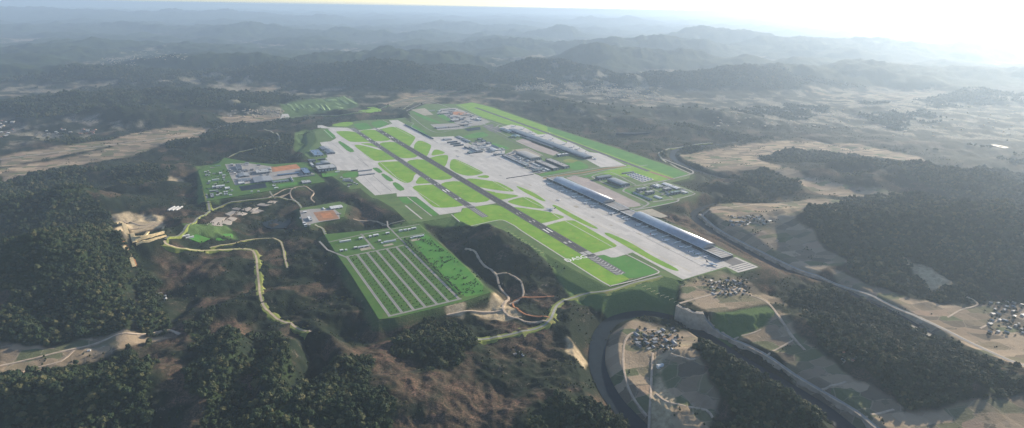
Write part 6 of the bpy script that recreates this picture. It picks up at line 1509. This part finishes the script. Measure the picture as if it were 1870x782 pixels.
TRUNK = trunk_mesh(); TRUNK_S = trunk_mesh(4.0, .22)

def grid_val(arr, x, y):
    A = arr.reshape(GX.shape); rr = np.hypot(x, y); aa = np.arctan2(x, y)
    i = np.clip(np.searchsorted(RAD, rr) - 1, 0, len(RAD) - 2); fi = np.clip((rr - RAD[i]) / (RAD[i + 1] - RAD[i]), 0, 1)
    j = np.clip(((aa - ANG[0]) / (ANG[1] - ANG[0])).astype(int), 0, N_ANG - 2); fj = np.clip((aa - ANG[j]) / (ANG[1] - ANG[0]), 0, 1)
    return A[i, j] * (1 - fi) * (1 - fj) + A[i + 1, j] * fi * (1 - fj) + A[i, j + 1] * (1 - fi) * fj + A[i + 1, j + 1] * fi * fj
def project(x, y, z):
    d = np.stack([x, y, z - CAM_H]); fw, up, rt = np.array(_fw), np.array(_u2), np.array(_r2)
    k = fw @ d; return CX + F_PX * (rt @ d) / k, CY - F_PX * (up @ d) / k
pts = []
for r0, r1, sp, sc in ((1000, 3600, 10.0, 1.14), (3600, 6200, 13.5, 1.25), (6200, 10500, 22.0, 1.75)):
    lim = r1 * math.sin(math.radians(52))
    gx, gy = np.meshgrid(np.arange(-lim, lim, sp), np.arange(r0 * .6, r1, sp)); gx = gx.ravel(); gy = gy.ravel()
    rr = np.hypot(gx, gy); m = (rr >= r0) & (rr < r1) & (np.abs(np.arctan2(gx, gy)) < math.radians(51)); gx, gy = gx[m], gy[m]
    gx = gx + RNG.uniform(-.42, .42, len(gx)) * sp; gy = gy + RNG.uniform(-.42, .42, len(gy)) * sp
    fv = grid_val(c_forest, gx, gy) - 0.5 * (fbm(gx, gy, 70, 3, ox=41.0) < -0.36) + 0.25 * fbm(gx, gy, 60, 2, ox=42.0)
    m = fv > RNG.uniform(.42, .62, len(gx)); gx, gy = gx[m], gy[m]
    pts.append(np.stack([gx, gy, ground(gx, gy) - .6, np.full(len(gx), sc) * RNG.uniform(.5, 1.05, len(gx)) * RNG.choice([.55, .8, 1.0, 1.0, 1.5], len(gx)), RNG.uniform(0, 6.28, len(gx))], 1))
# lone trees and hedges in the open land
gx = RNG.uniform(-3500, 3500, 90000); gy = RNG.uniform(1000, 6000, 90000)
ok = (np.abs(np.arctan2(gx, gy)) < math.radians(50)) & (fbm(gx, gy, 120, 3, ox=44.0) + 0.55 * (1 - np.clip(grid_val(c_field + c_pale + c_dull, gx, gy) * 1.4, 0, 1)) > 0.46) & (grid_val(c_forest, gx, gy) < .4) & (grid_val(_plat, gx, gy) < -14) & (grid_val(river_d, gx, gy) > 6) & (grid_val(c_sand, gx, gy) < .3) & (grid_val(c_soil, gx, gy) < RNG.uniform(0, .5, len(gx)))
gx, gy = gx[ok], gy[ok]; pts.append(np.stack([gx, gy, ground(gx, gy) - 1.5, RNG.uniform(.22, .62, len(gx)), RNG.uniform(0, 6.28, len(gx))], 1))
hx = np.array([(p[0] + random.choice((-1, 1)) * random.uniform(9, 22), p[1] + random.choice((-1, 1)) * random.uniform(9, 22)) for p in HOUSES for _ in range(3)])
pts.append(np.stack([hx[:, 0], hx[:, 1], ground(hx[:, 0], hx[:, 1]) - .5, RNG.uniform(.35, .8, len(hx)), RNG.uniform(0, 6.28, len(hx))], 1))
pts = np.concatenate(pts)
# keep trees off roads
for o in [o for o in COL.objects if o.name.split('.')[0] in ('road', 'track')]:
    me = o.data; n = len(me.vertices) // 2; co = np.empty(len(me.vertices) * 3); me.vertices.foreach_get('co', co); co = co.reshape(-1, 3)[:, :2]
    cl = (co[:n] + co[n:]) / 2; wd = np.linalg.norm(co[0] - co[n]) / 2 + 4.5
    pts = pts[ldist(cl[::2] if n > 6 else cl, pts[:, 0], pts[:, 1], 60) > wd]
ppx, ppy = project(pts[:, 0], pts[:, 1], pts[:, 2] + 8)
inf = (ppx > 2) & (ppx < 1868) & (ppy > 2) & (ppy < 780)
dist = np.sqrt(pts[:, 0] ** 2 + pts[:, 1] ** 2 + (pts[:, 2] - CAM_H) ** 2) / pts[:, 3] ** 0.5
order = np.argsort(np.where(inf, dist, 1e9))[:300]
REG = [(300, 'broadleaf tree in the dense wood at the bottom left corner'), (470, 'broadleaf tree on the wooded ridge at the lower left'), (760, 'dark tree on the wooded slope at the bottom, left of centre'),
       (940, 'tree in the dark scrub at the bottom centre'), (1230, 'tree in the wood along the bottom, left of the river'), (1560, 'tree in the wood at the bottom inside the river bend'), (1871, 'tree in the wood at the bottom right corner')]
protos = []
for ci, cm in enumerate(CROWNS):
    i = order[ci]; e = empty('forest_tree', *pts[i, :3], pts[i, 4]); e.scale = (pts[i, 3],) * 3
    link(bpy.data.objects.new('trunk', TRUNK), e); link(bpy.data.objects.new('crown', cm), e); protos.append(e)
for k, i in enumerate(order):
    if k < len(protos): e = protos[k]
    else:
        e = copy_tree(protos[(k * 7 + k // 3) % len(protos)]); e.location = pts[i, :3]; e.rotation_euler = (0, 0, pts[i, 4]); e.scale = (pts[i, 3],) * 3
    lb = next(t for lim, t in REG if ppx[i] < lim); tag(e, lb, 'tree', lb.replace('tree in', 'trees in').replace('tree on', 'trees on'))
rest = np.delete(pts, order, axis=0)
def scatter(name, P, protos_o, label):
    me = bpy.data.meshes.new(name); me.vertices.add(len(P)); me.vertices.foreach_set('co', P[:, :3].astype(np.float32).ravel())
    a = me.attributes.new('scl', 'FLOAT', 'POINT'); a.data.foreach_set('value', P[:, 3].astype(np.float32))
    a = me.attributes.new('rz', 'FLOAT', 'POINT'); a.data.foreach_set('value', P[:, 4].astype(np.float32))
    me.update(); o = link(bpy.data.objects.new(name, me)); o['kind'] = 'stuff'; o['label'] = label; o['category'] = 'forest'
    ng = bpy.data.node_groups.new(name, 'GeometryNodeTree'); ng.interface.new_socket('Geometry', in_out='INPUT', socket_type='NodeSocketGeometry'); ng.interface.new_socket('Geometry', in_out='OUTPUT', socket_type='NodeSocketGeometry')
    N = ng.nodes; gi = N.new('NodeGroupInput'); go = N.new('NodeGroupOutput'); iop = N.new('GeometryNodeInstanceOnPoints'); jn = N.new('GeometryNodeJoinGeometry')
    for po in protos_o:
        oi = N.new('GeometryNodeObjectInfo'); oi.transform_space = 'ORIGINAL'; oi.inputs['Object'].default_value = po; oi.inputs['As Instance'].default_value = True; ng.links.new(oi.outputs['Geometry'], jn.inputs[0])
    iop.inputs['Pick Instance'].default_value = True
    rv = N.new('FunctionNodeRandomValue'); rv.data_type = 'INT'; rv.inputs[4].default_value = 0; rv.inputs[5].default_value = len(protos_o) - 1
    na1 = N.new('GeometryNodeInputNamedAttribute'); na1.data_type = 'FLOAT'; na1.inputs[0].default_value = 'scl'; na2 = N.new('GeometryNodeInputNamedAttribute'); na2.data_type = 'FLOAT'; na2.inputs[0].default_value = 'rz'
    cx = N.new('ShaderNodeCombineXYZ'); ng.links.new(na2.outputs[0], cx.inputs[2])
    ng.links.new(gi.outputs[0], iop.inputs['Points']); ng.links.new(jn.outputs[0], iop.inputs['Instance']); ng.links.new(rv.outputs[2], iop.inputs['Instance Index'])
    ng.links.new(cx.outputs[0], iop.inputs['Rotation']); ng.links.new(na1.outputs[0], iop.inputs['Scale']); ng.links.new(iop.outputs[0], go.inputs[0])
    md = o.modifiers.new('scatter', 'NODES'); md.node_group = ng
    return o
mp_ = np.array([G(*q) for q in [(752, 432), (775, 425), (800, 445), (848, 485), (890, 531), (842, 543), (800, 495), (765, 455)]])
qx = RNG.uniform(mp_[:, 0].min(), mp_[:, 0].max(), 2600); qy = RNG.uniform(mp_[:, 1].min(), mp_[:, 1].max(), 2600)
ok = (sdist(mp_, qx, qy) > 5) & (fbm(qx, qy, 60, 3, ox=61.0) > 0.08); qx, qy = qx[ok], qy[ok]
SHRUBS = np.stack([qx, qy, np.full(len(qx), -.9), RNG.uniform(.35, .85, len(qx)), RNG.uniform(0, 6.28, len(qx))], 1)
scatter('woodland', rest, [c for e in protos for c in e.children if c.name.startswith('crown')], 'mixed woodland covering the hills around the airport')
print('trees', len(pts))

# park trees: rows between the aisles of the storage park, and the compound gardens
gp = []
rr = random.Random(5)
for k in range(6):
    for col in (0.30, 0.70):
        t = AISLES[k] + (AISLES[k + 1] - AISLES[k]) * col
        for s in np.arange(2732, 3306, 27.0): gp.append((*XY(s + rr.uniform(-5, 5), t + rr.uniform(-2.5, 2.5)), rr.uniform(.55, .95), f'round green tree in the {ORD[2 * k + (col > .5)] if k < 5 or col < .5 else ORD[11]} planted row from the left in the storage park', 'trees between the storage aisles', 0.1))
hd = []
for s in np.arange(2640, 3300, 9.5): hd.append((*XY(s + rr.uniform(-4, 4), -655 + rr.uniform(-5, 5)), rr.uniform(.8, 1.5), 'dark tree in the hedge right of the last storage aisle', 'hedge beside the storage park', 0.1))
cp = []
for _ in range(34):
    px, py = V('I', rr.uniform(120, 540), rr.uniform(250, 690)); x, y = G(px, py); cp.append((x, y, rr.uniform(.9, 1.7), 'tree among the white houses of the works compound', 'garden trees of the works compound', 0.2))
gproto = []
for q, cm in enumerate(GARDEN):
    e = empty('park_tree', 0, 0, 0); link(bpy.data.objects.new('trunk', TRUNK_S), e); link(bpy.data.objects.new('crown', cm), e); gproto.append(e)
allg = gp + cp + hd
_sh = scatter('meadow_shrubs', SHRUBS, [c for e in gproto for c in e.children if c.name.startswith('crown')], 'low green shrubs over the meadow beside the storage park'); _sh['category'] = 'shrubs'
for k, (x, y, sc, lb, gr, z) in enumerate(allg):
    e = gproto[k] if k < 2 else copy_tree(gproto[k % 2])
    if gr.startswith('hedge'): e.name = 'hedge_tree'
    e.location = (x, y, z); e.rotation_euler = (0, 0, rr.uniform(0, 6.28)); e.scale = (sc,) * 3; tag(e, lb, 'tree', gr)
